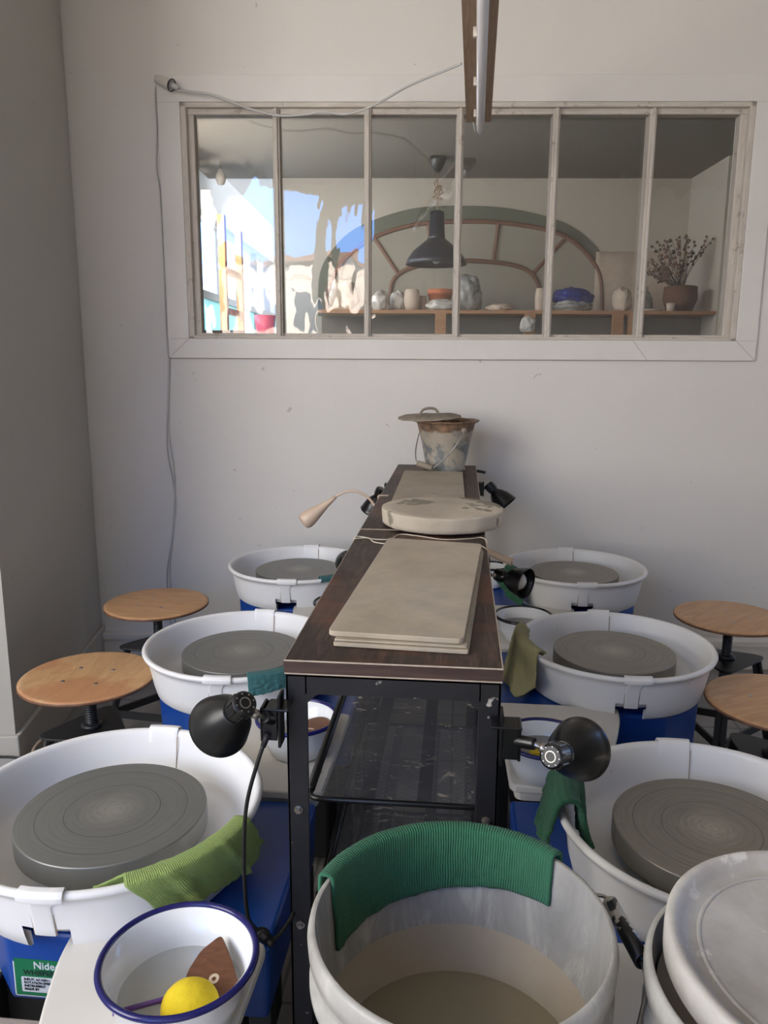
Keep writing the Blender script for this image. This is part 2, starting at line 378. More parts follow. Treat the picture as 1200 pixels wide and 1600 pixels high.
def props(o, label=None, cat=None, group=None, kind=None):
    if label: o['label'] = label
    if cat: o['category'] = cat
    if group: o['group'] = group
    if kind: o['kind'] = kind
    return o
def thing(name, label, cat, loc=(0, 0, 0), rz=0.0, group=None, kind=None):
    o = bpy.data.objects.new(name, None); COL.objects.link(o); o.empty_display_size = 0.05
    o.location = loc; o.rotation_euler = (0, 0, rz)
    return props(o, label, cat, group, kind)
def dup(o, parent=None):
    c = o.copy(); COL.objects.link(c)
    if parent: c.parent = parent
    for ch in list(o.children): dup(ch, c)
    return c

def box(bm, lo, hi, mi=0, rot=None, at=None):
    c = [(lo[0], lo[1], lo[2]), (hi[0], lo[1], lo[2]), (hi[0], hi[1], lo[2]), (lo[0], hi[1], lo[2]),
         (lo[0], lo[1], hi[2]), (hi[0], lo[1], hi[2]), (hi[0], hi[1], hi[2]), (lo[0], hi[1], hi[2])]
    vs = []
    for p in c:
        p = Vector(p)
        if rot is not None: p = rot @ p
        if at is not None: p = p + Vector(at)
        vs.append(bm.verts.new(p))
    for f in ((0, 3, 2, 1), (4, 5, 6, 7), (0, 1, 5, 4), (1, 2, 6, 5), (2, 3, 7, 6), (3, 0, 4, 7)):
        bm.faces.new([vs[i] for i in f]).material_index = mi
    return bm
def BM(): return bmesh.new()
def lathe(bm, prof, n=64, closed=False, mi=0, mat4=None, skip=None, a0=0.0):
    rings = []
    for (r, z) in prof:
        if r < 1e-6:
            v = bm.verts.new(Vector((0, 0, z)) if mat4 is None else mat4 @ Vector((0, 0, z))); rings.append([v] * n)
        else:
            rr = []
            for i in range(n):
                a = a0 + 2 * PI * i / n; p = Vector((r * math.cos(a), r * math.sin(a), z))
                rr.append(bm.verts.new(p if mat4 is None else mat4 @ p))
            rings.append(rr)
    prs = list(zip(rings, rings[1:])) + ([(rings[-1], rings[0])] if closed else [])
    for k, (A, B) in enumerate(prs):
        for i in range(n):
            j = (i + 1) % n
            if skip and skip(k, i): continue
            q = [A[i], A[j], B[j], B[i]]; u = []
            for v in q:
                if v not in u: u.append(v)
            if len(u) >= 3:
                try: bm.faces.new(u).material_index = mi
                except ValueError: pass
    return bm
def frame(z_axis, up=(0, 0, 1)):
    z = Vector(z_axis).normalized(); u = Vector(up)
    x = u.cross(z)
    if x.length < 1e-4: x = Vector((1, 0, 0)).cross(z)
    x.normalize(); y = z.cross(x)
    return Matrix((x, y, z)).transposed()
def axis_mat(p, d, up=(0, 0, 1)):
    m = frame(d, up).to_4x4(); m.translation = Vector(p); return m
def cyl(bm, p0, p1, r0, r1=None, n=24, mi=0):
    p0 = Vector(p0); p1 = Vector(p1); L = (p1 - p0).length
    r1 = r0 if r1 is None else r1
    return lathe(bm, [(0, 0), (r0, 0), (r1, L), (0, L)], n, mi=mi, mat4=axis_mat(p0, p1 - p0))
def spline(pts, k=8):
    P = [Vector(p) for p in pts]; out = []
    for i in range(len(P) - 1):
        a = P[max(i - 1, 0)]; b = P[i]; c = P[i + 1]; d = P[min(i + 2, len(P) - 1)]
        for j in range(k):
            t = j / k
            out.append(0.5 * ((2 * b) + (c - a) * t + (2 * a - 5 * b + 4 * c - d) * t * t + (3 * b - a - 3 * c + d) * t ** 3))
    out.append(P[-1]); return out
def tube(bm, pts, r, n=8, mi=0, rad=None):
    P = [Vector(p) for p in pts]; rings = []; x = None
    for i, p in enumerate(P):
        d = (P[min(i + 1, len(P) - 1)] - P[max(i - 1, 0)])
        if d.length < 1e-9: d = Vector((0, 0, 1))
        d.normalize()
        if x is None: x = frame(d).col[0].copy() if hasattr(frame(d), 'col') else Vector((1, 0, 0))
        x = (x - d * x.dot(d))
        if x.length < 1e-6: x = Vector((1, 0, 0)) - d * d.x
        x.normalize(); y = d.cross(x)
        rr = rad(i / (len(P) - 1)) if rad else r
        rings.append([bm.verts.new(p + (x * math.cos(2 * PI * k / n) + y * math.sin(2 * PI * k / n)) * rr) for k in range(n)])
    for A, B in zip(rings, rings[1:]):
        for k in range(n): bm.faces.new([A[k], A[(k + 1) % n], B[(k + 1) % n], B[k]]).material_index = mi
    bm.faces.new(rings[0][::-1]).material_index = mi; bm.faces.new(rings[-1]).material_index = mi
    return bm
def prism(bm, poly, z0, z1, mi=0, mat4=None):
    f = (lambda p: mat4 @ p) if mat4 is not None else (lambda p: p)
    a = [bm.verts.new(f(Vector((x, y, z0)))) for x, y in poly]; b = [bm.verts.new(f(Vector((x, y, z1)))) for x, y in poly]
    bm.faces.new(a[::-1]).material_index = mi; bm.faces.new(b).material_index = mi
    n = len(poly)
    for i in range(n): bm.faces.new([a[i], a[(i + 1) % n], b[(i + 1) % n], b[i]]).material_index = mi
    return bm
def rounded(poly, r, k=5):
    out = []; n = len(poly)
    for i in range(n):
        p = Vector(poly[i]).to_2d(); a = Vector(poly[i - 1]).to_2d(); b = Vector(poly[(i + 1) % n]).to_2d()
        da = (a - p).normalized(); db = (b - p).normalized()
        rr = min(r, (a - p).length * .45, (b - p).length * .45)
        for j in range(k + 1):
            t = j / k; out.append(tuple((p + da * rr) * (1 - t) ** 2 + p * 2 * t * (1 - t) + (p + db * rr) * t * t))
    return out
def text_mesh(name, body, size, loc, rot, mat, parent, bold=0.0, shear=0.0):
    cu = bpy.data.curves.new(name, 'FONT'); cu.body = body; cu.size = size; cu.extrude = 0.0003; cu.offset = bold; cu.shear = shear
    t = bpy.data.objects.new(name, cu); COL.objects.link(t)
    bpy.context.view_layer.update()
    me = bpy.data.meshes.new_from_object(t); bpy.data.objects.remove(t)
    o = bpy.data.objects.new(name, me); COL.objects.link(o); me.materials.clear(); me.materials.append(mat)
    o.location = loc; o.rotation_euler = rot; o.parent = parent; return o

# ------------------------------------------------------------------ frames of reference
WP = Vector((1.2, 3.233, 0.0)); WA = R(4.33)           # back wall: u along it, n beyond it
WM = Matrix.Translation(WP) @ Matrix.Rotation(WA, 4, 'Z')
def W(u, n, z): return WM @ Vector((u, n, z))
def onwall(o):
    o.location = WP; o.rotation_euler = (0, 0, WA); return o
def struct(name, bm, mat, wallframe=False, **kw):
    o = mesh_obj(name, bm, mat, **kw); props(o, kind='structure')
    if wallframe: onwall(o)
    return o

# ================================================================== ROOM SHELL
bm = BM(); box(bm, (-4.5, -2.3, -0.1), (4.0, 10.5, 0.0)); struct('floor', bm, M['floor'])
bm = BM(); box(bm, (-4.5, -2.3, 2.95), (4.0, 3.6, 3.05)); struct('ceiling', bm, M['ceiling'])
# back wall with the interior window hole
H0, H1, HZ0, HZ1 = -2.262, -0.152, 1.325, 2.176
bm = BM()
box(bm, (-3.0, 0, 0), (H0, 0.12, 2.95)); box(bm, (H1, 0, 0), (2.2, 0.12, 2.95))
box(bm, (H0, 0, 0), (H1, 0.12, HZ0)); box(bm, (H0, 0, HZ1), (H1, 0.12, 2.95))
struct('wall_back', bm, M['wall'], True)
# left wall of the recess, and its face turned to the camera
A = Vector((-1.474, 3.02)); B = Vector((-1.296, 2.06))
d = (B - A).normalized(); nrm = Vector((-d.y, d.x)) * -1
if nrm.x > 0: nrm = -nrm
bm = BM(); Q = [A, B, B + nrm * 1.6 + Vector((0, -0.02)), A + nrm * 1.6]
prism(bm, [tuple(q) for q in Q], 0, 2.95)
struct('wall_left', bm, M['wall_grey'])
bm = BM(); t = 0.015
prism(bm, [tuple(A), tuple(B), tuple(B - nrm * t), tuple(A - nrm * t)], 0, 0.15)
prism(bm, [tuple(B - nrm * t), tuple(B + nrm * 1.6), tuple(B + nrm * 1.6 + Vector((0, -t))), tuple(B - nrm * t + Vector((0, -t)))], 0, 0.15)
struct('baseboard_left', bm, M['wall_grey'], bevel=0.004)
bm = BM(); box(bm, (-2.68, -0.045, 0), (2.0, -0.001, 0.100)); box(bm, (-2.68, -0.055, 0.100), (2.0, -0.001, 0.125))
struct('baseboard_back', bm, M['trim'], True, bevel=0.003)
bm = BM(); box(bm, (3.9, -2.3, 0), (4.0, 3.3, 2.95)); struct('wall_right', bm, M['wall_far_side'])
bm = BM(); box(bm, (-4.5, -2.3, 0), (-2.65, 0.0, 2.95)) ; box(bm, (-2.75, 0.0, 0), (-2.65, 2.0, 2.95)); struct('wall_street_side', bm, M['wall'])
# rear wall with the shop window openings that the old glass mirrors
bm = BM()
for (x0, x1, z0, z1) in ((-2.65, -1.66, 0, 2.95), (-1.66, -0.62, 0, 0.75), (-1.66, -0.62, 2.86, 2.95), (-0.62, -0.46, 0, 2.95),
                         (-0.46, -0.20, 0, 1.75), (-0.46, -0.20, 2.72, 2.95), (-0.20, 4.0, 0, 2.95)):
    box(bm, (x0, -2.12, z0), (x1, -2.0, z1))
struct('wall_rear', bm, M['wall'])
bm = BM(); box(bm, (-1.66, -2.08, 2.17), (-0.62, -2.04, 2.21)); struct('window_2', bm, M['brown_wood'])

# street outside the shop windows (mirrored in the old panes)
bm = BM()
t = thing('street_building', 'cream street building mirrored in the two left window panes', 'building', (0, -14, 0))
box(bm, (-9, -1.2, 0), (6, 0, 3.55)); mesh_obj('facade_wall', bm, M['facade'], t)
bm = BM(); box(bm, (-9.1, -1.1, 3.55), (6.1, 0.12, 3.72)); mesh_obj('roof_edge', bm, M['brown_wood'], t)
for i in range(7):
    bm = BM(); x = -8.2 + i * 1.15; box(bm, (x, -0.02, 1.9), (x + 0.5, 0.03, 2.9)); mesh_obj('window', bm, M['dark_glass'], t)
bm = BM(); box(bm, (-12, -16, -0.12), (8, -2.3, -0.02)); struct('street_ground', bm, M['floor'])

# ================================================================== INTERIOR WINDOW
win = thing('window_1', None, None, kind='structure'); onwall(win)
bm = BM(); o_ = 0.085
CU0, CU1, CZ0, CZ1 = -2.345, -0.072, 1.250, 2.268
box(bm, (CU0, -0.014, CZ0), (CU1, 0.0, HZ0)); box(bm, (CU0, -0.014, HZ1), (CU1 + 0.1, 0.0, CZ1))
box(bm, (CU0, -0.014, HZ0), (H0, 0.0, HZ1)); box(bm, (H1, -0.014, HZ0), (CU1, 0.0, HZ1))
mesh_obj('casing', bm, M['trim'], win, bevel=0.002)
for a_, b_ in (((CU0, CZ0), (H0, HZ0)), ((CU1, CZ0), (H1, HZ0)), ((-0.545, HZ0), (-0.487, CZ0))):
    bm = BM(); tube(bm, [(a_[0], -0.0142, a_[1]), (b_[0], -0.0142, b_[1])], 0.0007, 5); mesh_obj('mitre_joint', bm, M['cable_tan'], win)
bm = BM(); tube(bm, [(CU1, -0.004, CZ0 - .001), (CU0, -0.004, CZ0 - .001), (CU0 - .001, -0.004, CZ1)], 0.0009, 5); mesh_obj('casing_edge_line', bm, M['cable_tan'], win)  # thin tan line along the casing's lower and left edges
bm = BM()   # weathered outer frame, stepped
for (w, n0, n1) in ((0.022, -0.012, 0.06), (0.045, 0.012, 0.06)):
    box(bm, (H0, n0, HZ0), (H0 + w, n1, HZ1)); box(bm, (H1 - w, n0, HZ0), (H1, n1, HZ1))
mesh_obj('side_frame', bm, M['old_frame'], win, bevel=0.003)
bm = BM()
for (w, n0, n1) in ((0.018, -0.012, 0.06), (0.038, 0.008, 0.06)):
    box(bm, (H0, n0, HZ1 - w), (H1, n1, HZ1))
box(bm, (H0, -0.012, HZ0), (H1, 0.06, HZ0 + 0.012)); box(bm, (H0, 0.01, HZ0), (H1, 0.06, HZ0 + 0.022))
mesh_obj('rail', bm, M['old_frame_h'], win, bevel=0.003)
bm = BM(); box(bm, (H0 + 0.03, 0.062, HZ0 + 0.02), (H0 + 0.20, 0.072, HZ0 + 0.034)); mesh_obj('putty_strip', bm, M['brown_wood'], win)
MU = (-1.909, -1.568, -1.2255, -0.872, -0.5185)
for u in MU:
    bm = BM(); box(bm, (u - 0.013, -0.004, HZ0 + 0.01), (u + 0.013, 0.055, HZ1 - 0.02)); box(bm, (u - 0.006, -0.014, HZ0 + 0.01), (u + 0.006, 0.0, HZ1 - 0.02))
    mesh_obj('mullion', bm, M['old_frame'], win, bevel=0.003)
ed = [H0 + 0.03, *MU, H1 - 0.03]
random.seed(4)
for i in range(6):
    bm = BM(); box(bm, (ed[i] + 0.004, 0.044, HZ0 + 0.01), (ed[i + 1] - 0.004, 0.047, HZ1 - 0.02))
    p = mesh_obj('pane', bm, M['pane'], win)

# ================================================================== NEXT ROOM
FN = 2.8
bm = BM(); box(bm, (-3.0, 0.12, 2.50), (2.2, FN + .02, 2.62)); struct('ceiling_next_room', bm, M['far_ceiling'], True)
bm = BM(); box(bm, (-3.0, FN + .02, 2.62), (2.2, 6.6, 2.72)); struct('ceiling_far_bay', bm, M['white_bright'], True)
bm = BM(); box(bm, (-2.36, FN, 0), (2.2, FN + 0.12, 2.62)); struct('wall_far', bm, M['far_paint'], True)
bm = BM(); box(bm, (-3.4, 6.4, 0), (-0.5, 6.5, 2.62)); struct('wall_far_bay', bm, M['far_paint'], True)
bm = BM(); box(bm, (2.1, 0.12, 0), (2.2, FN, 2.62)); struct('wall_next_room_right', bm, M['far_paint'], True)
bm = BM(); box(bm, (0.60, 2.15, 0), (0.80, FN, 2.50)); struct('pillar_next_room', bm, M['far_paint'], True)
# glazed street front on the left of the next room
fac = thing('window_3', None, None, kind='structure'); onwall(fac)
bm = BM(); FU = -2.82
box(bm, (FU - 0.08, 0.12, 2.22), (FU, 6.4, 2.62)); box(bm, (FU - 0.08, 0.12, 0), (FU, 6.4, 0.9))
mesh_obj('white_band', bm, M['white_bright'], fac)
bm = BM()
box(bm, (FU - 0.06, 0.12, 1.66), (FU + 0.01, 6.4, 1.71)); box(bm, (FU - 0.06, 0.12, 2.20), (FU + 0.01, 6.4, 2.24))
mesh_obj('transom', bm, M['wall_grey'], fac)
for k in range(9):
    n = 0.3 + k * 0.72
    bm = BM(); box(bm, (FU - 0.05, n, 0.9), (FU + 0.005, n + 0.035, 2.22)); mesh_obj('glazing_bar', bm, M['wall_grey'], fac)
for k in range(8):
    n = 0.3 + k * 0.72
    bm = BM(); box(bm, (FU - 0.03, n + 0.035, 0.9), (FU - 0.026, n + 0.72, 1.66)); mesh_obj('frosted_pane', bm, M['teal_glass'], fac)
bm = BM(); box(bm, (-7.5, 1.0, 0), (-7.0, 16, 6)); t = mesh_obj('neighbour_wall', bm, M['white_bright']); props(t, 'pale sunlit wall seen through the glazed street front', 'building')
# arched recess, grey-green
def arc_pts(pts, k=6): return spline([(p[0], 0, p[1]) for p in pts], k)
outer = [(-2.045, 1.55), (-2.03, 1.84), (-1.934, 2.015), (-1.749, 2.17), (-1.383, 2.291), (-1.019, 2.314), (-0.654, 2.293), (-0.287, 2.202), (-0.051, 2.041), (0.075, 1.843), (0.11, 1.60), (0.11, 1.50)]
AP = arc_pts(outer)
bm = BM(); prism(bm, [(p.x, p.z) for p in AP], 0, 0.012, mat4=Matrix(((1, 0, 0, 0), (0, 0, -1, FN + 0.0), (0, 1, 0, 0), (0, 0, 0, 1))))
struct('alcove_arch', bm, M['green_wall'], True)
aw = thing('window_4', None, None, kind='structure'); onwall(aw)
bo = [(-1.975, 1.56), (-1.96, 1.747), (-1.842, 1.949), (-1.634, 2.095), (-1.336, 2.183), (-0.971, 2.205), (-0.651, 2.189), (-0.329, 2.128), (-0.14, 2.01), (-0.016, 1.843), (0.016, 1.60), (0.016, 1.56)]
bi = [(-1.525, 1.58), (-1.507, 1.771), (-1.448, 1.848), (-1.332, 1.897), (-1.102, 1.933), (-0.872, 1.934), (-0.64, 1.908), (-0.509, 1.855), (-0.441, 1.752), (-0.423, 1.58)]
OP = arc_pts(bo); IP = arc_pts(bi)
bm = BM(); prism(bm, [(p.x, p.z) for p in OP], 0, 0.01, mat4=Matrix(((1, 0, 0, 0), (0, 0, -1, FN - 0.014), (0, 1, 0, 0), (0, 0, 0, 1))))
mesh_obj('arched_pane', bm, M['pale_pane'], aw)
for nm, P, r in (('outer_arch', OP, 0.016), ('inner_arch', IP, 0.016)):
    bm = BM(); tube(bm, [(p.x, FN - 0.03, p.z) for p in P], r, 8); mesh_obj(nm, bm, M['brown_wood'], aw, smooth=True)
for a, b_ in (((-1.634, 2.095), (-1.462, 1.848)), ((-0.751, 2.193), (-0.779, 1.929)), ((-0.259, 2.107), (-0.491, 1.85)), ((-1.25, 2.19), (-1.22, 1.92))):
    bm = BM(); tube(bm, [(a[0], FN - 0.03, a[1]), (b_[0], FN - 0.03, b_[1])], 0.014, 8); mesh_obj('arch_bar', bm, M['brown_wood'], aw)

# shelf with the drying pots
SN = 2.15; SZ = 1.558
sh = thing('pottery_shelf', 'long pine shelf behind the interior window below the arched window', 'shelf'); onwall(sh)
bm = BM(); box(bm, (-1.98, SN, SZ - 0.022), (0.60, SN + 0.42, SZ)); mesh_obj('shelf_board', bm, M['shelf_wood'], sh)
for u in (-1.18, -0.60, -0.03, 0.07):
    bm = BM(); box(bm, (u - 0.035, SN - 0.01, 0.0), (u + 0.035, SN + 0.02, SZ - 0.022)); mesh_obj('post', bm, M['shelf_wood'], sh)
bm = BM(); box(bm, (-1.98, SN + 0.25, 0.9), (0.60, SN + 0.26, SZ - 0.03)); mesh_obj('back_cloth', bm, M['grey_cloth'], sh)
def put(o, u, n, z): o.location = W(u, n, z); o.rotation_euler = (0, 0, WA); return o
def pot(name, prof, u, n, mat, label, cat, group=None, z=SZ, s=1.0):
    bm = BM(); lathe(bm, [(r * s, h * s) for r, h in prof], 32); o = mesh_obj(name, bm, mat, smooth=True)
    put(o, u, n, z); return props(o, label, cat, group)
VASE = [(0, 0), (0.035, 0), (0.05, 0.03), (0.056, 0.08), (0.048, 0.125), (0.040, 0.142), (0.033, 0.142), (0.030, 0.12), (0, 0.1)]
TALL = [(0, 0), (0.026, 0), (0.034, 0.02), (0.036, 0.09), (0.03, 0.14), (0.027, 0.148), (0.022, 0.148), (0.02, 0.1), (0, 0.09)]
POTP = [(0, 0), (0.05, 0), (0.072, 0.10), (0.076, 0.10), (0.076, 0.13), (0.068, 0.13), (0.06, 0.05), (0, 0.04)]
pot('clay_vase', VASE, -1.365, SN + 0.14, M['bisque'], 'pale bellied clay vase on the far shelf, left of the terracotta pot', 'vase')
pot('clay_vase', TALL, -0.52, SN + 0.1, M['bisque'], 'tall narrow pale vase standing alone on the far shelf', 'vase')
pot('clay_vase', TALL, -1.29, SN + 0.2, M['bisque'], 'small slim clay vase tucked beside the terracotta pot', 'vase', s=0.7)
pot('plant_pot', POTP, -1.175, SN + 0.22, M['terracotta'], 'orange terracotta pot behind a bagged lump on the far shelf', 'pot', s=1.12)
pot('cup', [(0, 0), (0.024, 0), (0.027, 0.05), (0.023, 0.05), (0.02, 0.01), (0, 0.01)], 0.31, SN + 0.02, M['bisque'], 'small white cup on the far shelf in front of the basket', 'cup')
pot('plate', [(0, 0), (0.06, 0.0), (0.085, 0.012), (0.08, 0.014), (0, 0.006)], 0.20, SN + 0.09, M['bisque'], 'shallow white plate on the far shelf left of the small cup', 'plate')
pot('glass_bottle', [(0, 0), (0.052, 0), (0.055, 0.03), (0.05, 0.09), (0.03, 0.13), (0.016, 0.15), (0.018, 0.17), (0, 0.17)], 0.21, SN + 0.25, M['clear_bag'], 'grey glass bottle with stems on the far shelf', 'bottle')
pot('wicker_basket', [(0, 0), (0.08, 0), (0.11, 0.08), (0.105, 0.16), (0.09, 0.165), (0.08, 0.1), (0, 0.09)], 0.40, SN + 0.12, M['basket'], 'brown wicker basket on the far shelf holding dried flowers', 'basket')
def lump(name, size, u, n, mat, label, cat, seed=0, z=SZ, group=None, rough=0.25):
    bm = BM(); bmesh.ops.create_icosphere(bm, subdivisions=4, radius=1.0)
    for v in bm.verts:
        k = 1 + rough * noise.noise(v.co * 1.8 + Vector((seed, 0, 0))) + rough * .5 * noise.noise(v.co * 5 + Vector((0, seed, 0)))
        p = v.co * k; zz = max(p.z, -0.75)
        v.co = Vector((p.x * size[0] / 2, p.y * size[1] / 2, (zz + 0.75) / 1.75 * size[2]))
    o = mesh_obj(name, bm, mat, smooth=True); put(o, u, n, z); return props(o, label, cat, group)
lump('paper_bag', (0.19, 0.14, 0.20), -1.82, SN + 0.12, M['bisque'], 'wrinkled cream bag at the left end of the far shelf', 'bag', 2)
lump('wrapped_pot', (0.13, 0.12, 0.13), -1.58, SN + 0.14, M['plastic_bag'], 'plastic wrapped pot just right of the second window mullion', 'wrapped pot', 3)
lump('wrapped_pot', (0.10, 0.12, 0.14), -1.46, SN + 0.24, M['plastic_bag'], 'plastic wrapped pot left of the bellied clay vase', 'wrapped pot', 7)
lump('clay_lump', (0.19, 0.14, 0.075), -1.17, SN + 0.08, M['plastic_bag'], 'low bagged clay lump in front of the terracotta pot', 'clay', 5)
lump('plastic_bag', (0.18, 0.2, 0.24), -0.99, SN + 0.16, M['clear_bag'], 'crumpled clear plastic bag behind the fourth pane, right of the terracotta pot', 'bag', 9)
lump('clay_lump', (0.18, 0.15, 0.05), -0.78, SN + 0.14, M['bisque'], 'flat pale clay mound on the far shelf left of the tall vase', 'clay', 11)
lump('blue_plastic_bag', (0.26, 0.18, 0.11), -0.30, SN + 0.14, M['blue_bag'], 'crumpled dark blue plastic bag lying on clear plastic', 'bag', 13, z=SZ + 0.045)
lump('plastic_bag', (0.25, 0.2, 0.075), -0.31, SN + 0.12, M['clear_bag'], 'crumpled clear plastic under the dark blue bag', 'bag', 15, z=SZ - 0.03 + 0.03)
lump('cloth_sack', (0.13, 0.12, 0.16), 0.02, SN + 0.12, M['bisque'], 'pale draped cloth sack above the two shelf posts', 'bag', 17)
lump('white_bag', (0.10, 0.05, 0.10), -0.62, SN - 0.05, M['plastic_bag'], 'small white bag hung on a pine post under the tall vase', 'bag', 19, z=1.42)
# dried flowers
t = thing('dried_bouquet', 'bouquet of dried flowers and branches at the right end of the far shelf', 'dried flowers'); put(t, 0.40, SN + 0.12, SZ + 0.1)
random.seed(7)
stem = BM(); fl = BM(); dk = BM()
for i in range(46):
    ang = random.uniform(-1.1, 0.55); L = random.uniform(0.16, 0.40); dx = math.sin(ang) * L; dz = math.cos(ang) * L * 0.85 + 0.05; dy = random.uniform(-.07, .07)
    tube(stem, spline([(random.uniform(-.02, .02), 0, 0), (dx * .4, dy * .5, dz * .55), (dx, dy, dz)], 3), 0.0016, 4)
    for k in range(5):
        c = Vector((dx * (1 - k * .08), dy, dz * (1 - k * .07))) + Vector([random.uniform(-.012, .012) for _ in range(3)])
        bmesh.ops.create_icosphere(dk if i % 4 == 0 else fl, subdivisions=1, radius=random.uniform(.006, .013), matrix=Matrix.Translation(c))
props(mesh_obj('stems', stem, M['dried_dark'], t), kind='stuff'); props(mesh_obj('flower_heads', fl, M['dried'], t, smooth=True), kind='stuff'); props(mesh_obj('seed_heads', dk, M['dried_dark'], t), kind='stuff')
# white sheet of paper / cloth hung behind the bouquet
bm = BM(); g = []
for i in range(17):
    g.append([bm.verts.new((-0.05 + i * 0.04, FN - 0.04 + 0.006 * math.sin(i * 1.1), 1.50 + j * 0.1)) for j in range(6)])
for i in range(16):
    for j in range(5): bm.faces.new([g[i][j], g[i + 1][j], g[i + 1][j + 1], g[i][j + 1]])
o = mesh_obj('hanging_sheet', bm, M['bisque'], smooth=True, solid=0.003); onwall(o); props(o, 'pale cloth sheet hung on the far wall behind the dried flowers', 'sheet')
# cardboard box below the pillar
bm = BM(); box(bm, (0.56, 1.75, 1.15), (0.78, 2.0, 1.47)); box(bm, (0.50, 1.7, 1.10), (0.80, 2.05, 1.15))
o = mesh_obj('carton', bm, M['bisque'], bevel=0.004); onwall(o); props(o, 'beige carton at the lower right corner of the interior window', 'box')
bm = BM(); box(bm, (0.44, 1.65, 0.0), (0.86, 2.1, 1.10)); o = mesh_obj('low_cabinet', bm, M['grey_cloth'], bevel=0.004); onwall(o); props(o, 'grey cabinet carrying the carton behind the interior window', 'cabinet')

# pendant lamp
pl = thing('pendant_lamp', 'navy blue metal pendant lamp hanging behind the third window pane', 'lamp'); pl.location = (-0.175, 5.335, 2.50)
bm = BM(); lathe(bm, [(0, 0), (0.054, 0), (0.052, -0.02), (0.03, -0.07), (0.012, -0.09), (0, -0.09)], 32); mesh_obj('ceiling_rose', bm, M['black_clean'], pl, smooth=True)
bm = BM(); tube(bm, [(0, 0, -0.08), (0, 0, -0.33)], 0.004, 6)
tube(bm, spline([(0.005, 0, -0.12), (-0.02, 0, -0.17), (0.035, 0, -0.21), (-0.03, 0, -0.24), (0.03, 0, -0.25), (-0.02, 0, -0.21), (0.02, 0.01, -0.17), (0.0, 0, -0.26)], 8), 0.005, 6)
mesh_obj('knotted_cord', bm, M['cable_tan'], pl, smooth=True)
bm = BM(); lathe(bm, [(0.02, -0.32), (0.045, -0.33), (0.052, -0.48), (0.058, -0.50)], 40); mesh_obj('lamp_neck', bm, M['navy'], pl, smooth=True, solid=0.003)
bm = BM(); lathe(bm, [(0.057, -0.495), (0.10, -0.53), (0.15, -0.57), (0.185, -0.62), (0.198, -0.655)], 56); mesh_obj('lamp_shade', bm, M['navy'], pl, smooth=True, solid=0.003)
bm = BM(); bmesh.ops.create_uvsphere(bm, u_segments=20, v_segments=12, radius=0.03, matrix=Matrix.Translation((0, 0, -0.62))); mesh_obj('bulb', bm, M['bulb'], pl, smooth=True)
# bare bulb far left
bl = thing('ceiling_bulb', 'bare glass bulb lamp at the top left behind the first pane', 'lamp'); put(bl, -2.62, 2.3, 2.5)
bm = BM(); tube(bm, [(0, 0, 0), (0, 0, -0.05)], 0.008, 8); mesh_obj('bulb_holder', bm, M['steel'], bl)
bm = BM(); lathe(bm, [(0.012, -0.05), (0.03, -0.085), (0.034, -0.115), (0.02, -0.145), (0, -0.15)], 24); mesh_obj('bulb', bm, M['bulb'], bl, smooth=True)
# ladder
ld = thing('wooden_ladder', 'orange pine ladder leaning behind the left window pane', 'ladder'); put(ld, 0, 0, 0)
for u, n in ((-2.445, 1.45), (-2.47, 2.05)):
    bm = BM(); box(bm, (u - 0.02, n, 0), (u + 0.02, n + 0.05, 2.03)); mesh_obj('rail', bm, M['ladder_wood'], ld, bevel=0.003)
for k in range(7):
    bm = BM(); box(bm, (-2.475, 1.5, 0.35 + k * 0.23), (-2.445, 2.05, 0.385 + k * 0.23)); mesh_obj('rung', bm, M['ladder_wood'], ld)
bm = BM(); lathe(bm, [(0, 0), (0.05, 0), (0.065, 0.14), (0.06, 0.14), (0, 0.02)], 24); o = mesh_obj('pink_tub', bm, M['pink'], smooth=True); put(o, -2.26, 1.75, 1.36); props(o, 'pink plastic tub low behind the first window pane', 'tub')
bm = BM(); box(bm, (-2.42, 1.5, 0), (-2.05, 2.0, 1.36)); o = mesh_obj('tub_cabinet', bm, M['white_bright'], bevel=0.005); onwall(o); props(o, 'white cabinet under the pink tub behind the window', 'cabinet')

# ================================================================== WALL CABLE, SOCKET, FLUORESCENT LAMP
sk = thing('wall_socket', 'small white socket with plug at the upper left corner of the window', 'socket'); put(sk, -2.305, -0.014, 2.236)
bm = BM(); d_ = Vector((0.9, -0.35, -0.42)).normalized(); cyl(bm, (-0.035, -0.012, 0.014), Vector((-0.035, -0.012, 0.014)) + d_ * 0.07, 0.014, 0.021, 24); mesh_obj('socket_body', bm, M['white_plastic'], sk, smooth=True, bevel=0.003)
bm = BM(); p = Vector((-0.035, -0.012, 0.014)) + d_ * 0.0725; lathe(bm, [(0.0205, -0.003), (0.0225, 0), (0.0205, 0.003)], 24, closed=True, mat4=axis_mat(p, d_)); mesh_obj('dark_seal', bm, M['rubber'], sk, smooth=True)
bm = BM(); cyl(bm, p, p + d_ * 0.03, 0.013, 0.006, 20); mesh_obj('plug', bm, M['cord_white'], sk, smooth=True)
def wtube(name, pts, r, mat, label, cat):
    bm = BM(); tube(bm, spline(pts, 10), r, 8); o = mesh_obj(name, bm, mat, smooth=True); onwall(o); return props(o, label, cat)
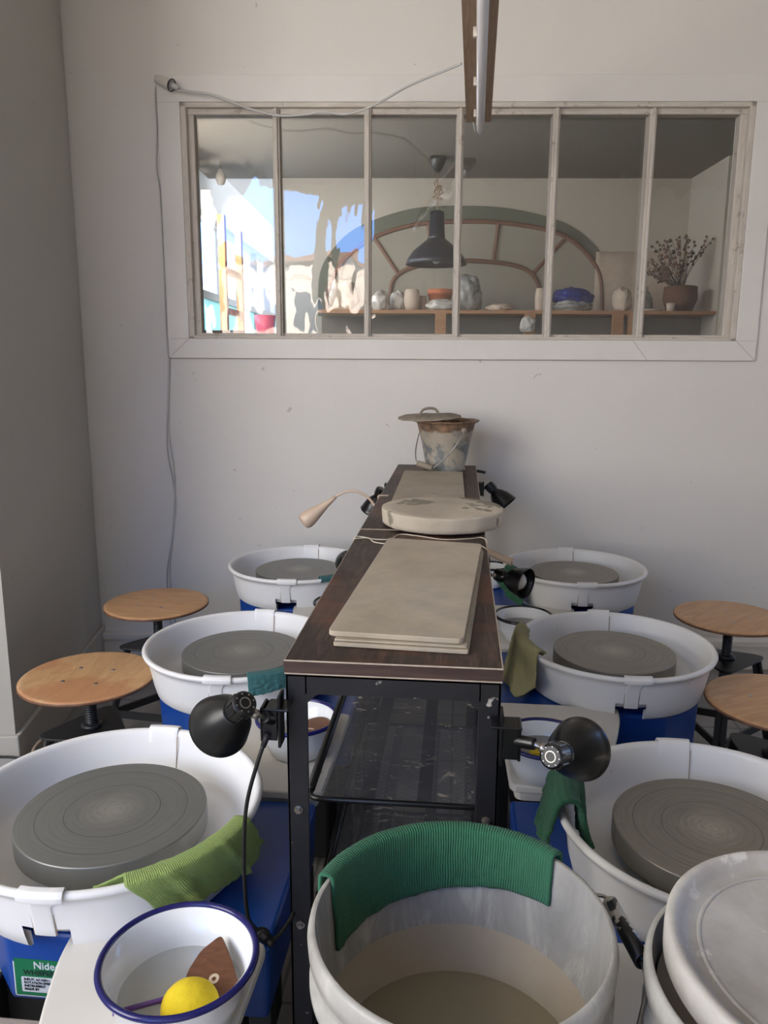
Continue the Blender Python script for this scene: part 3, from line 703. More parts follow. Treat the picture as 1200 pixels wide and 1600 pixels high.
wtube('wall_cable', [(-2.335, -0.012, 2.245), (-2.352, -0.008, 2.21), (-2.352, -0.006, 2.085), (-2.360, -0.006, 1.95), (-2.352, -0.006, 1.86), (-2.350, -0.006, 1.6), (-2.352, -0.007, 1.395), (-2.349, -0.017, 1.29), (-2.345, -0.017, 1.24), (-2.352, -0.006, 1.15), (-2.362, -0.006, 0.95),
     (-2.346, -0.006, 0.78), (-2.365, -0.006, 0.55), (-2.385, -0.006, 0.40), (-2.385, -0.006, 0.30), (-2.37, -0.006, 0.13)], 0.0028, M['cord_white'], 'thin white cable running down the wall left of the window', 'cable')
wtube('wall_cable', [(-2.349, -0.005, 1.24), (-2.358, -0.005, 1.1), (-2.372, -0.005, 0.9), (-2.355, -0.005, 0.76), (-2.35, -0.005, 0.66), (-2.375, -0.005, 0.5), (-2.40, -0.005, 0.35), (-2.39, -0.005, 0.13)], 0.0028, M['cord_white'], 'second white cable curving down the wall below the window corner', 'cable')
lampend = WM.inverted() @ Vector((-0.02, 2.40, 2.06))
wtube('lamp_cable', [(-2.262, -0.045, 2.205), (-2.20, -0.05, 2.198), (-2.14, -0.05, 2.19), (-2.06, -0.05, 2.163), (-1.977, -0.05, 2.136), (-1.883, -0.05, 2.118), (-1.789, -0.055, 2.121), (-1.73, -0.06, 2.128), (-1.64, -0.08, 2.115),
      (-1.54, -0.13, 2.13), (-1.42, -0.3, 2.14), (-1.30, -0.55, 2.11), tuple(lampend)], 0.0042, M['cord_white'], 'white cable drooping from the wall socket to the hanging tube lamp', 'cable')
fl_ = thing('tube_lamp', 'unlit fluorescent tube lamp on a wooden lath hanging above the worktable', 'lamp', (0, 0, 2.03), R(-1.0))
bm = BM(); box(bm, (-0.052, 1.2, 0.012), (0.032, 2.90, 0.032)); mesh_obj('wooden_lath', bm, M['lath'], fl_, bevel=0.001)
bm = BM(); box(bm, (-0.018, 1.2, -0.004), (0.008, 2.88, 0.012)); mesh_obj('lamp_base', bm, M['white_plastic'], fl_, bevel=0.002)
bm = BM(); tube(bm, [(-0.003, 1.2, -0.012), (-0.003, 2.90, -0.012), (-0.003, 2.915, -0.010)], 0.013, 16); mesh_obj('diffuser', bm, M['tube_light'], fl_, smooth=True)
for y in (2.1, 2.45, 2.75, 1.8):
    bm = BM(); box(bm, (-0.026, y, -0.010), (-0.016, y + 0.012, 0.012)); mesh_obj('clip', bm, M['white_plastic'], fl_)
bm = BM(); tube(bm, spline([(-0.003, 2.912, -0.008), (-0.015, 2.915, -0.014), (-0.022, 2.90, -0.014), (-0.028, 2.885, 0.01)], 5), 0.0018, 6); mesh_obj('thin_wire', bm, M['cord_white'], fl_)
for y in (1.35, 2.6):
    bm = BM(); tube(bm, [(-0.01, y, 0.03), (-0.01, y, 0.92)], 0.0015, 6); mesh_obj('hanging_wire', bm, M['steel'], fl_)

# ================================================================== WORK TABLES
TZ = 0.854
def table(y0, y1, label, x0=-0.23, x1=0.065):
    t = thing('worktable', label, 'table', ((x0 + x1) / 2, y0, 0)); hx = (x1 - x0) / 2; L = y1 - y0
    bm = BM(); box(bm, (-hx, 0, TZ - 0.02), (hx, L, TZ)); mesh_obj('tabletop', bm, [M['table']], t, bevel=0.0015)
    bm = BM()
    box(bm, (-hx - .0008, -.0008, TZ - 0.0185), (hx + .0008, 0.0, TZ - 0.0025))
    mesh_obj('front_edging', bm, M['table_edge'], t)
    bm = BM()
    tube(bm, [(-hx, -.0003, TZ - .0005), (hx, -.0003, TZ - .0005)], 0.0013, 6); tube(bm, [(-hx - .0002, 0, TZ - .0008), (-hx - .0002, L, TZ - .0008)], 0.0009, 6); tube(bm, [(hx + .0002, 0, TZ - .0008), (hx + .0002, L, TZ - .0008)], 0.0011, 6)
    tube(bm, [(-hx, -.0003, TZ - .019), (hx, -.0003, TZ - .019)], 0.0012, 6)
    mesh_obj('worn_edge', bm, M['edge_line'], t)
    zf = TZ - 0.0205
    bm = BM()
    for yy in (0.001, L - 0.029): box(bm, (-hx + .028, yy, zf - 0.028), (hx - .028, yy + 0.004, zf)); box(bm, (-hx + .001, yy, zf - 0.003), (hx - .001, yy + 0.028, zf))
    for xx in (-hx + 0.001, hx - 0.005): box(bm, (xx, 0.005, zf - 0.028), (xx + 0.004, L - 0.005, zf))
    mesh_obj('top_frame', bm, M['black_dirty'], t)
    for sx in (-1, 1):
        for yy, sy in ((0.001, 1), (L - 0.001, -1)):
            bm = BM(); a = sx * (hx - 0.001)
            box(bm, (min(a, a - sx * .030), min(yy, yy + sy * .004), 0), (max(a, a - sx * .030), max(yy, yy + sy * .004), zf - .0))
            box(bm, (min(a, a - sx * .004), min(yy, yy + sy * .030), 0), (max(a, a - sx * .004), max(yy, yy + sy * .030), zf - .0))
            g = mesh_obj('leg', bm, M['black_dirty'] if sx > 0 else M['black_metal'], t, bevel=0.001)
            if sy > 0 and y0 < 1.5:
                for zz in (0.63, 0.445):
                    b2 = BM(); cyl(b2, (a - sx * .015, yy, zz), (a - sx * .015, yy - .006, zz), 0.0042, 0.0038, 6); lathe(b2, [(0.0062, 0), (0.0062, 0.0012), (0, 0.0012)], 20, mat4=axis_mat((a - sx * .015, yy, zz), (0, -1, 0)))
                    mesh_obj('bolt', b2, M['steel'], g)
    # corner gussets
    for sx in (-1, 1):
        bm = BM(); a = sx * (hx - .030)
        prism(bm, [(a, 0), (a - sx * .014, 0), (a, -.014)], -0.0045, -0.001, mat4=Matrix(((1, 0, 0, 0), (0, 0, -1, 0), (0, 1, 0, zf - .028), (0, 0, 0, 1))))
        mesh_obj('gusset', bm, M['black_metal'], t)
    return t, hx, L
t1, hx, L1 = table(0.995, 1.825, 'dark wooden worktable with black angle iron frame, nearest the camera')
def mesh_shelf(parent, z, y0, y1, hw, rim=0.008):
    bm = BM(); bm.faces.new([bm.verts.new(p) for p in ((-hw, y0, z), (hw, y0, z), (hw, y1, z), (-hw, y1, z))]); s = mesh_obj('mesh_shelf', bm, M['mesh'], parent)
    bm = BM(); P = [(-hw, y0, z), (hw, y0, z), (hw, y1, z), (-hw, y1, z)]
    c = rounded([(p[0], p[1]) for p in P], 0.02, 4); tube(bm, [(x, y, z - .001) for x, y in c + [c[0]]], rim * .55, 8)
    mesh_obj('shelf_rim', bm, M['black_clean'], s, smooth=True)
    bm = BM()
    for sx in (-1, 1): tube(bm, [(sx * hw, y0 + .02, z + .002), (sx * hw, y1 - .02, z + .002)], rim * .9, 8)
    mesh_obj('side_rail', bm, M['black_clean'], s, smooth=True)
    bm = BM()
    for xx in (-hw * .33, hw * .33): box(bm, (xx - .011, y0 + .01, z - .012), (xx + .011, y1 - .01, z - .003))
    mesh_obj('support_slat', bm, M['black_metal'], s)
mesh_shelf(t1, 0.61, 0.066, 0.79, 0.131)
mesh_shelf(t1, 0.375, 0.066, 0.79, 0.131)
mesh_shelf(t1, 0.14, 0.066, 0.79, 0.131)
t2, _, L2 = table(1.832, 2.995, 'dark wooden worktable behind the near one, reaching to the white wall')
# boards lying on the tables
def board(poly, z0, z1, label, name='ware_board', rr=0.012, group=None):
    cx = sum(p[0] for p in poly) / len(poly); cy = sum(p[1] for p in poly) / len(poly)
    bm = BM(); prism(bm, rounded([(p[0] - cx, p[1] - cy) for p in poly], rr, 4), 0, z1 - z0)
    o = mesh_obj(name, bm, M['board'], bevel=0.0012); o.location = (cx, cy, z0); return props(o, label, 'board', group)
board([(-0.172, 1.052), (0.020, 1.040), (0.057, 1.62), (-0.142, 1.65)], TZ + .0005, TZ + 0.0065, 'clay dusted board at the bottom of the stack on the near worktable', rr=.004)
board([(-0.171, 1.056), (0.018, 1.046), (0.055, 1.625), (-0.144, 1.655)], TZ + 0.007, TZ + 0.010, 'thin clay dusted board in the middle of the stack on the near worktable', rr=.004)
board([(-0.182, 1.066), (0.013, 1.052), (0.053, 1.633), (-0.149, 1.667)], TZ + 0.0105, TZ + 0.0185, 'topmost clay dusted board of the stack on the near worktable, slightly cracked')
board([(-0.186, 2.15), (0.022, 2.15), (0.015, 2.785), (-0.192, 2.79)], TZ + .0005, TZ + 0.0065, 'clay dusted board lying on the far worktable before the metal bucket', rr=.003)
# plaster bat
bm = BM(); random.seed(3)
lathe(bm, [(0, 0), (0.143, 0), (0.147, 0.003), (0.1475, 0.012), (0.1485, 0.024), (0.1488, 0.034), (0.1484, 0.0372), (0.146, 0.0385), (0.12, 0.0385), (0.08, 0.0385), (0.04, 0.0385), (0, 0.0385)], 128)
for v in bm.verts:
    k = 1 + 0.010 * noise.noise(v.co * 35); v.co.x *= k; v.co.y *= k; v.co.z += 0.0010 * noise.noise(v.co * 40 + Vector((3, 3, 3)))
o = mesh_obj('plaster_bat', bm, M['plaster'], smooth=True); o.location = (-0.037, 1.905, TZ + 0.006); o.rotation_euler = (0, 0, 1)
props(o, 'round thick plaster bat lying across the joint of the two worktables', 'plaster bat')
# twine with loops
bm = BM(); z = TZ + .0016
tube(bm, spline([(-0.236, 1.73, TZ - .02), (-0.2315, 1.735, TZ + .001), (-0.215, 1.74, z), (-0.185, 1.72, z), (-0.150, 1.725, z), (-0.13, 1.775, z), (-0.09, 1.765, z), (-0.03, 1.735, z), (0.03, 1.75, z), (0.055, 1.765, z), (0.066, 1.73, z), (0.068, 1.72, TZ - .02)], 8), 0.0013, 6)
tube(bm, spline([(-0.231, 1.72, z), (-0.20, 1.73, z), (-0.18, 1.69, z), (-0.13, 1.675, z), (-0.06, 1.685, z), (0.01, 1.69, z), (0.05, 1.685, z), (0.066, 1.65, z)], 8), 0.0013, 6)
o = mesh_obj('twine', bm, M['twine'], smooth=True); props(o, 'thin cream twine laid across the near worktable before the plaster bat', 'twine')

# metal bucket
mb = thing('metal_bucket', 'clay crusted galvanised bucket standing on the far end of the worktable', 'bucket', (-0.048, 2.87, TZ + .001))
bm = BM(); lathe(bm, [(0, 0), (0.066, 0.0), (0.074, 0.0), (0.074, 0.006), (0.070, 0.010), (0.088, 0.10), (0.103, 0.165), (0.106, 0.172), (0.119, 0.177), (0.120, 0.181), (0.106, 0.181), (0.100, 0.165), (0.084, 0.10), (0.066, 0.012), (0, 0.012)], 72)
for v in bm.verts:
    v.co += Vector((noise.noise(v.co * 30), noise.noise(v.co * 30 + Vector((9, 0, 0))), noise.noise(v.co * 30 + Vector((0, 9, 0))))) * (0.0025 if v.co.z > .15 else 0.001)
mesh_obj('bucket_body', bm, M['galv'], mb, smooth=True)
bm = BM(); lathe(bm, [(0, 0.0), (0.113, 0.0), (0.115, 0.003), (0.113, 0.006), (0.03, 0.012), (0, 0.012)], 56)
for v in bm.verts: v.co += Vector((noise.noise(v.co * 40), noise.noise(v.co * 40 + Vector((9, 0, 0))), noise.noise(v.co * 35 + Vector((0, 9, 0))))) * 0.002
o = mesh_obj('bucket_lid', bm, M['clay_dry'], smooth=True); o.location = (-0.108, 2.862, TZ + 0.189); o.rotation_euler = (R(1.5), R(-2.5), 0.3)
props(o, 'round crusty metal lid lying askew on the galvanised bucket', 'lid')
b2 = BM(); tube(b2, spline([(-0.032, 0, 0.005), (-0.033, 0, 0.018), (-0.022, 0, 0.031), (0, 0, 0.035), (0.02, 0, 0.031), (0.031, 0, 0.018), (0.031, 0, 0.005)], 6), 0.0048, 8); mesh_obj('lid_handle', b2, M['clay_dry'], o, smooth=True)
bm = BM(); ex = 0.064; tube(bm, spline([(0.064, -0.088, 0.148), (0.05, -0.098, 0.12), (0.02, -0.105, 0.075), (-0.02, -0.112, 0.035), (-0.045, -0.112, 0.018)], 8), 0.0024, 6); mesh_obj('bail_wire', bm, M['steel'], mb, smooth=True)
bm = BM(); tube(bm, spline([(-0.098, 0.02, 0.13), (-0.108, -0.005, 0.08), (-0.105, -0.06, 0.045), (-0.092, -0.098, 0.035)], 8), 0.0024, 6); mesh_obj('bail_wire', bm, M['steel'], mb, smooth=True)
bm = BM(); cyl(bm, (-0.098, -0.096, 0.034), (-0.042, -0.114, 0.020), 0.0105, 0.0105, 16); mesh_obj('bail_grip', bm, M['clay_dry'], mb, smooth=True, bevel=0.002)
bm = BM(); cyl(bm, (0.063, -0.078, 0.150), (0.066, -0.090, 0.150), 0.011, 0.009, 16); mesh_obj('bail_ear', bm, M['clay_dry'], mb, smooth=True)

# ================================================================== POTTERY WHEELS
PR = 0.24
def build_wheel(side, tray_len, label, dirty, head, cut=False):
    s = side                                   # -1: potter sits at the left, +1: at the right
    t = thing('pottery_wheel', label, 'pottery wheel', (0, 0, 0))
    zb, zt = 0.325, 0.445
    out, inn = 0.195 * s, -0.300 * s; y0, y1 = -0.178, 0.197
    c = 0.105
    poly = [(inn, y0), (out - c * s, y0), (out, y0 + c), (out, y1 - 0.06), (out - 0.06 * s, y1), (inn, y1)]
    if s < 0: poly = poly[::-1]
    bm = BM(); prism(bm, poly, zb, zt)
    for v in bm.verts:
        if v.co.z < zb + .01: v.co.x *= 0.985; v.co.y *= 0.97
    mesh_obj('wheel_body', bm, M['blue'], t, bevel=0.008, seg=3)
    bm = BM(); box(bm, (min(inn * .8, out * .7), y0 + .05, 0.05), (max(inn * .8, out * .7), y1 - .05, zb + .0)); mesh_obj('motor_housing', bm, M['rubber'], t, bevel=0.01)
    for (fx, fy) in ((inn * .93, y0 + .02), (inn * .93, y1 - .05), (out * .75, y0 + .02), (out * .75, y1 - .05)):
        bm = BM(); box(bm, (fx - .017, fy, 0), (fx + .017, fy + .034, zb + .002)); mesh_obj('leg', bm, M['stool_black'], t, bevel=0.003)
    # side tray on the near side
    ta, tb = (-0.300 * s, -0.032 * s); yb = y0 - .001; yf = y0 - tray_len
    pts = [(ta, yb)]
    pts += [(tb + 0.012 * s, yb), (tb + 0.006 * s, yb - 0.06), (tb - 0.012 * s, yb - 0.13), (tb - 0.034 * s, yb - 0.20), (tb - 0.075 * s, yf + 0.03), (tb - 0.12 * s, yf)]
    pts += [(ta + 0.055 * s, yf), (ta + 0.055 * s, yb - 0.13), (ta, yb - 0.09)] if cut else [(ta + 0.01 * s, yf)]
    pts = rounded(pts, 0.02, 4)
    if s < 0: pts = pts[::-1]
    bm = BM(); prism(bm, pts, 0.4455, 0.462)
    mesh_obj('side_tray', bm, M['tray'], t, bevel=0.004, seg=3)
    bm = BM(); ins = [((p[0] + .14 * s) * 0.93 - .14 * s, (p[1] - (yb + yf) / 2) * 0.94 + (yb + yf) / 2) for p in pts]; prism(bm, ins, 0.425, 0.4456)
    mesh_obj('tray_underside', bm, M['tray'], t)
    # splash pan: floor, bowl wall, thick rolled rim, skirt with a notch below the near clip
    N = 160
    pm = M['pan_dirty'] if dirty else M['pan']
    def notch(i):
        a = (i + 0.5) * 360 / N
        return abs(a - 270) < 9.5
    prof = [(0.05, 0.472), (0.195, 0.472), (0.207, 0.476), (0.214, 0.488), (0.224, 0.530), (0.2275, 0.550), (0.230, 0.556), (0.235, 0.559), (0.240, 0.5575),
            (0.2425, 0.553), (0.2405, 0.5475), (0.236, 0.546), (0.232, 0.546), (0.2285, 0.530), (0.221, 0.490), (0.2185, 0.476), (0.212, 0.452), (0.206, 0.4465), (0.202, 0.4465), (0.205, 0.470)]
    bm = BM(); lathe(bm, prof, N, skip=lambda k, i: notch(i) and 14 <= k <= 18)
    pan = mesh_obj('splash_pan', bm, pm, t, smooth=True, solid=0.0)
    for sg in (-1, 1):           # joint clips, near and far
        b2 = BM()
        for k in range(2):
            pass
        # saddle over the rim
        P = []
        for (r, zz) in ((0.2165, 0.486), (0.2255, 0.530), (0.2275, 0.5555), (0.233, 0.5625), (0.2415, 0.562), (0.2465, 0.556), (0.2455, 0.548), (0.2350, 0.5435), (0.2296, 0.530), (0.2222, 0.492), (0.2200, 0.479)):
            P.append((r, zz))
        wtop = 7.5
        rows = []
        for j, (r, zz) in enumerate(P):
            wa = wtop if 2 <= j <= 6 else 3.9
            if sg > 0: wa = 7.0
            off = (2.0 if sg < 0 else 0.0)
            row = []
            for q in range(7):
                a = R(sg * 90 + off * (1 if j in range(2, 8) else 0.0) + (q / 6 - .5) * 2 * wa)
                row.append(b2.verts.new((r * math.cos(a), r * math.sin(a), zz)))
            rows.append(row)
        for ra, rb in zip(rows, rows[1:]):
            for q in range(6): b2.faces.new([ra[q], ra[q + 1], rb[q + 1], rb[q]])
        mesh_obj('pan_clip', b2, pm, pan, smooth=True, solid=0.0022, bevel=0.0006)
    # seam groove lines
    for sg, da in ((-1, 4.2), (-1, -4.2), (1, -7.2)):
        b2 = BM()
        a = R(sg * 90 + da); rr0, rr1 = (0.2293, 0.2195) if sg < 0 else (0.2238, 0.2145)
        za, zb2 = (0.543, 0.480) if sg < 0 else (0.549, 0.49)
        tube(b2, [(rr0 * math.cos(a), rr0 * math.sin(a), za), (rr1 * math.cos(a), rr1 * math.sin(a), zb2)], 0.0009, 6)
        mesh_obj('seam', b2, M['cable_tan'], pan)
    # wheel head
    bm = BM(); lathe(bm, [(0, 0.494), (0.146, 0.494), (0.1495, 0.497), (0.150, 0.500), (0.150, 0.5315), (0.1485, 0.533), (0, 0.533)], 128)
    hd = mesh_obj('wheel_head', bm, head, t, smooth=False, bevel=0.0008)
    for p in hd.data.polygons: p.use_smooth = abs(p.normal.z) < .5
    bm = BM(); lathe(bm, [(0, 0.44), (0.045, 0.44), (0.045, 0.495), (0, 0.495)], 40); mesh_obj('spindle_hub', bm, M['steel'], t, smooth=True)
    return t
G = 'pottery wheels either side of the worktables'
wlf = build_wheel(-1, 0.340, 'white pan pottery wheel at front left with a lime green cloth', False, M['head'])
wrf = build_wheel(1, 0.370, 'pottery wheel at front right with a dark green cloth over its pan', True, M['head_clay'], True)
wrm = build_wheel(1, 0.370, 'middle pottery wheel of the right row with a khaki cloth on its pan', True, M['head_clay'])
wheels = {'LF': wlf, 'RF': wrf, 'RM': wrm}
wrm.location = (0.402, 1.932, 0)
wlf.location = (-0.548, 1.118, 0); wrf.location = (0.410, 1.166, 0)
for k, src, loc, lab in (('LM', wlf, (-0.530, 1.835, 0), 'middle pottery wheel of the left row with a teal cloth on its pan'),
                         ('LB', wlf, (-0.544, 2.612, 0), 'rearmost pottery wheel of the left row against the white wall'),
                         ('RB', wrm, (0.405, 2.680, 0), 'rearmost pottery wheel of the right row near the white wall')):
    c = dup(src); c.location = loc; c['label'] = lab; wheels[k] = c
for w in wheels.values(): w['group'] = G
# maker's plate on the nearest left wheel
lb = BM(); prism(lb, rounded([(-0.082, 0.336), (0.03, 0.336), (0.03, 0.402), (-0.082, 0.402)], 0.004, 3), 0, 0.0012, mat4=Matrix(((1, 0, 0, 0), (0, 0, -1, -0.1745), (0, 1, 0, 0), (0, 0, 0, 1))))
lab = mesh_obj('maker_label', lb, M['label_white'], wlf)
lab['label'] = 'green maker label with white border'
b2 = BM(); prism(b2, [(-0.0795, 0.3385), (0.0275, 0.3385), (0.0275, 0.3995), (-0.0795, 0.3995)], 0, 0.0012, mat4=Matrix(((1, 0, 0, 0), (0, 0, -1, -0.1753), (0, 1, 0, 0), (0, 0, 0, 1)))); mesh_obj('label_field', b2, M['green_box'], lab)
b2 = BM(); prism(b2, rounded([(-0.070, 0.345), (0.0, 0.345), (0.0, 0.370), (-0.070, 0.370)], .002, 2), 0, 0.0012, mat4=Matrix(((1, 0, 0, 0), (0, 0, -1, -0.1759), (0, 1, 0, 0), (0, 0, 0, 1)))); mesh_obj('label_inset', b2, M['label_white'], lab)
rx = (R(90), 0, 0)
text_mesh('printed_text', 'Nidec', 0.0165, (-0.050, -0.1768, 0.3845), rx, M['label_white'], lab, 0.0002)
text_mesh('printed_text', 'WHISPER', 0.0115, (-0.066, -0.1768, 0.3735), rx, M['ink'], lab, 0.0001)
for k, s_ in enumerate(('INPUT: AC100V~', 'ROTATION SPEED', 'INSTRUMENT', 'MADE BY')):
    text_mesh('printed_text', s_, 0.0054, (-0.066, -0.1774, 0.3645 - k * 0.0054), rx, M['ink'], lab, 0.0001)

# ================================================================== STOOLS
def build_stool(label, mat):
    t = thing('stool', label, 'stool')
    SH = 0.467
    bm = BM(); lathe(bm, [(0, -.012), (0.160, -.012), (0.165, -.009), (0.1655, -.004), (0.163, -.0005), (0.155, 0.0005), (0, -0.002)], 96)
    s = mesh_obj('seat', bm, mat, t, smooth=True); s.location = (0, 0, SH)
    b2 = BM(); lathe(b2, [(0.1645, -.0095), (0.1662, -.0095), (0.1664, -.003), (0.1645, -.003)], 96, closed=True); mesh_obj('seat_edge', b2, M['ply_edge'], s, smooth=True)
    for k in range(4):
        a = R(40 + 90 * k); b2 = BM(); lathe(b2, [(0, 0.0012), (0.0052, 0.0012), (0.0058, -.001)], 12, mat4=Matrix.Translation((0.062 * math.cos(a), 0.062 * math.sin(a), -.0012))); mesh_obj('screw', b2, M['steel'], s)
    bm = BM()
    prof = [(0, 0.2)]; z = 0.2
    while z < 0.450: prof += [(0.0150, z), (0.0135, z + .003)]; z += .006
    prof += [(0.0135, 0.455), (0, 0.455)]
    lathe(bm, prof, 20); lathe(bm, [(0, 0.449), (0.05, 0.449), (0.05, 0.4545), (0, 0.4545)], 24)
    mesh_obj('screw_spindle', bm, M['stool_black'], t, smooth=False)
    bm = BM(); tri = [(0.150 * math.cos(R(a)), 0.150 * math.sin(R(a))) for a in (90, 210, 330)]
    prism(bm, rounded(tri, 0.06, 6), 0.322, 0.328); mesh_obj('triangular_plate', bm, M['stool_black'], t, bevel=0.0015)
    bm = BM(); lathe(bm, [(0.015, 0.328), (0.026, 0.328), (0.026, 0.336), (0.020, 0.340), (0.015, 0.340)], 28); lathe(bm, [(0.015, 0.30), (0.024, 0.30), (0.024, 0.322), (0.015, 0.322)], 28); mesh_obj('collar', bm, M['stool_black'], t, smooth=True)
    feet = []
    for a in (90, 210, 330):
        c, sn = math.cos(R(a)), math.sin(R(a)); top = Vector((0.105 * c, 0.105 * sn, 0.323)); bot = Vector((0.185 * c, 0.185 * sn, 0.0)); feet.append((a, bot))
        d = bot - top; m = axis_mat(top, d, (c, sn, 0)); b2 = BM(); Lg = d.length
        box(b2, (-.018, -.004, 0), (.018, .004, Lg), rot=m.to_3x3(), at=top); box(b2, (-.004, -.018, 0), (.004, .004, Lg), rot=m.to_3x3(), at=top)
        for v in b2.verts: v.co.z = max(v.co.z, 0.0)
        mesh_obj('leg', b2, M['stool_black'], t, bevel=0.001)
    for i in range(3):
        p = feet[i][1]; q = feet[(i + 1) % 3][1]; k = 0.10 / 0.323
        P = Vector((p.x * (1 - k * .38), p.y * (1 - k * .38), 0.10)); Q2 = Vector((q.x * (1 - k * .38), q.y * (1 - k * .38), 0.10))
        m = axis_mat(P, Q2 - P, (0, 0, 1)).to_3x3(); b2 = BM(); box(b2, (-.004, -.012, 0), (.004, .012, (Q2 - P).length), rot=m, at=P); mesh_obj('brace', b2, M['stool_black'], t)
    return t
st = build_stool('round plywood stool at left with four screws, nearer the camera', M['oak_warm'])
st.location = (-0.918, 1.79, 0); st.rotation_euler = (0, 0, R(2)); st['group'] = 'round swivel stools'
for loc, rz, lab, mt in (((-0.973, 2.389, 0), -7, 'round plywood stool at left in the corner before the back wall', M['oak']),
                         ((0.858, 2.452, 0), 42, 'round plywood stool at right nearest the back wall', M['oak']),
                         ((0.768, 1.82, 0), 30, 'round plywood stool at right edge, nearer of the two there', M['oak'])):
    c = dup(st); c.location = loc; c.rotation_euler = (0, 0, R(rz)); c['label'] = lab
    for ch in c.children:
        if ch.name.startswith('seat'): ch.data = ch.data.copy(); ch.data.materials[0] = mt

# ================================================================== CLAMP LAMPS
def shade_prof(L=0.062, r=0.041, rc=0.0165, cl=0.034):
    # along +z : cap end at 0, bell mouth at cl+L
    return ([(0, 0.0), (rc * .8, 0.0), (rc, 0.002), (rc, cl * .85), (rc * .92, cl)],
            [(rc * .92, cl), (rc * 1.05, cl + .003), (r * .62, cl + L * .22), (r * .82, cl + L * .48), (r * .95, cl + L * .78), (r * .99, cl + L * .95), (r * 1.04, cl + L), (r * 1.0, cl + L + .002)])
def clamp_lamp(label, cap, d, joint, clamp, glossy=False, cord=None, bulb=False, sc=1.0, vertical=True):
    """cap: centre of the cap end, d: direction the lamp looks, joint -> clamp: short arm, clamp point on the table edge."""
    t = thing('clamp_lamp', label, 'lamp', clamp, 0, 'black clamp lamps on the worktables')
    C0 = Vector(clamp); mt = M['black_gloss'] if glossy else M['black_clean']
    d = Vector(d).normalized(); m = axis_mat(Vector(cap) - C0, d)
    pc, pb = shade_prof()
    pc = [(r * sc, z * sc) for r, z in pc]; pb = [(r * sc, z * sc) for r, z in pb]
    bm = BM(); lathe(bm, pb, 56, mat4=m); sh_ = mesh_obj('lamp_shade', bm, mt, t, smooth=True, solid=0.0014)
    bm = BM(); lathe(bm, pc, 36, mat4=m); cp = mesh_obj('socket_cap', bm, mt, t, smooth=False, bevel=0.0008)
    b2 = BM(); lathe(b2, [(0.0062 * sc, -.0006), (0.0076 * sc, -.0006), (0.0076 * sc, .0006), (0.0062 * sc, .0006)], 24, closed=True, mat4=m)
    for k in range(8):
        a = 2 * PI * k / 8; q = m @ Vector((0.0122 * sc * math.cos(a), 0.0122 * sc * math.sin(a), -.0003)); lathe(b2, [(0, -.0004), (0.0013 * sc, 0)], 8, mat4=axis_mat(q, d))
    mesh_obj('vent_ring', b2, M['steel'], cp)
    b2 = BM()
    for k in range(8):
        a = 2 * PI * (k + .5) / 8; q0 = m @ Vector((0.0166 * sc * math.cos(a), 0.0166 * sc * math.sin(a), 0.006 * sc)); q1 = m @ Vector((0.0166 * sc * math.cos(a), 0.0166 * sc * math.sin(a), 0.026 * sc)); tube(b2, [q0, q1], 0.0015 * sc, 6)
    mesh_obj('cooling_ribs', b2, M['black_clean'], cp)
    b2 = BM(); bmesh.ops.create_uvsphere(b2, u_segments=24, v_segments=14, radius=0.026 * sc, matrix=m @ Matrix.Translation((0, 0, 0.068 * sc))); mesh_obj('bulb', b2, M['bulb'], t, smooth=True)
    J = Vector(joint) - C0; s0 = m @ Vector((0, 0, 0.022 * sc)); dirj = (J - s0)
    bm = BM(); tube(bm, [s0 + dirj.normalized() * 0.012 * sc, J], 0.0038 * sc, 10); bmesh.ops.create_uvsphere(bm, u_segments=14, v_segments=8, radius=0.0068 * sc, matrix=Matrix.Translation(J * .6 + s0 * .4)); mesh_obj('swivel_joint', bm, M['steel'], t, smooth=True)
    a = Vector((0, 0, 0)); dj = (a - J)
    E_ = J + dj * 0.62
    bm = BM(); tube(bm, [J - dj.normalized() * .003, J, E_], 0.0082 * sc, 16); mesh_obj('arm', bm, mt, t, smooth=True, bevel=0.001)
    # spring clamp
    sg = 1 if J.x > 0 else -1
    bm = BM(); box(bm, (min(0, sg * .022), -.016, -.022), (max(0, sg * .022), -.012, .022)); box(bm, (min(0, sg * .022), .012, -.022), (max(0, sg * .022), .016, .022)); box(bm, (min(sg * .019, sg * .023), -.016, -.024), (max(sg * .019, sg * .023), .016, .024))
    box(bm, (-.016, -.017, .020), (.024 if sg > 0 else .016, .017, .0235))
    mesh_obj('clamp_bracket', bm, mt, t, bevel=0.001)
    bm = BM(); tube(bm, [(sg * .006 + .0045 * math.cos(k), .0045 * math.sin(k), -.018 + k * .0006) for k in [i * .6 for i in range(96)]], 0.0013, 5); mesh_obj('spring', bm, M['rust'], t, smooth=True)
    bm = BM(); box(bm, (-sg * .002 - .002, -.013, -.034), (-sg * .002 + .002, .013, .040)); mesh_obj('clamp_jaw', bm, mt, t, bevel=0.001)
    if cord:
        bm = BM(); tube(bm, [Vector(p) - C0 for p in spline(cord, 10)], 0.0029, 8); mesh_obj('lamp_cord', bm, M['cord_black'], t, smooth=True)
        q = Vector(cord[0]) - C0; q1 = Vector(cord[1]) - C0
        bm = BM(); tube(bm, [q, q + (q1 - q) * .5], 0.005, 10, rad=lambda k: 0.0052 - .0015 * k); mesh_obj('cord_relief', bm, M['rubber'], t, smooth=True)
    return t
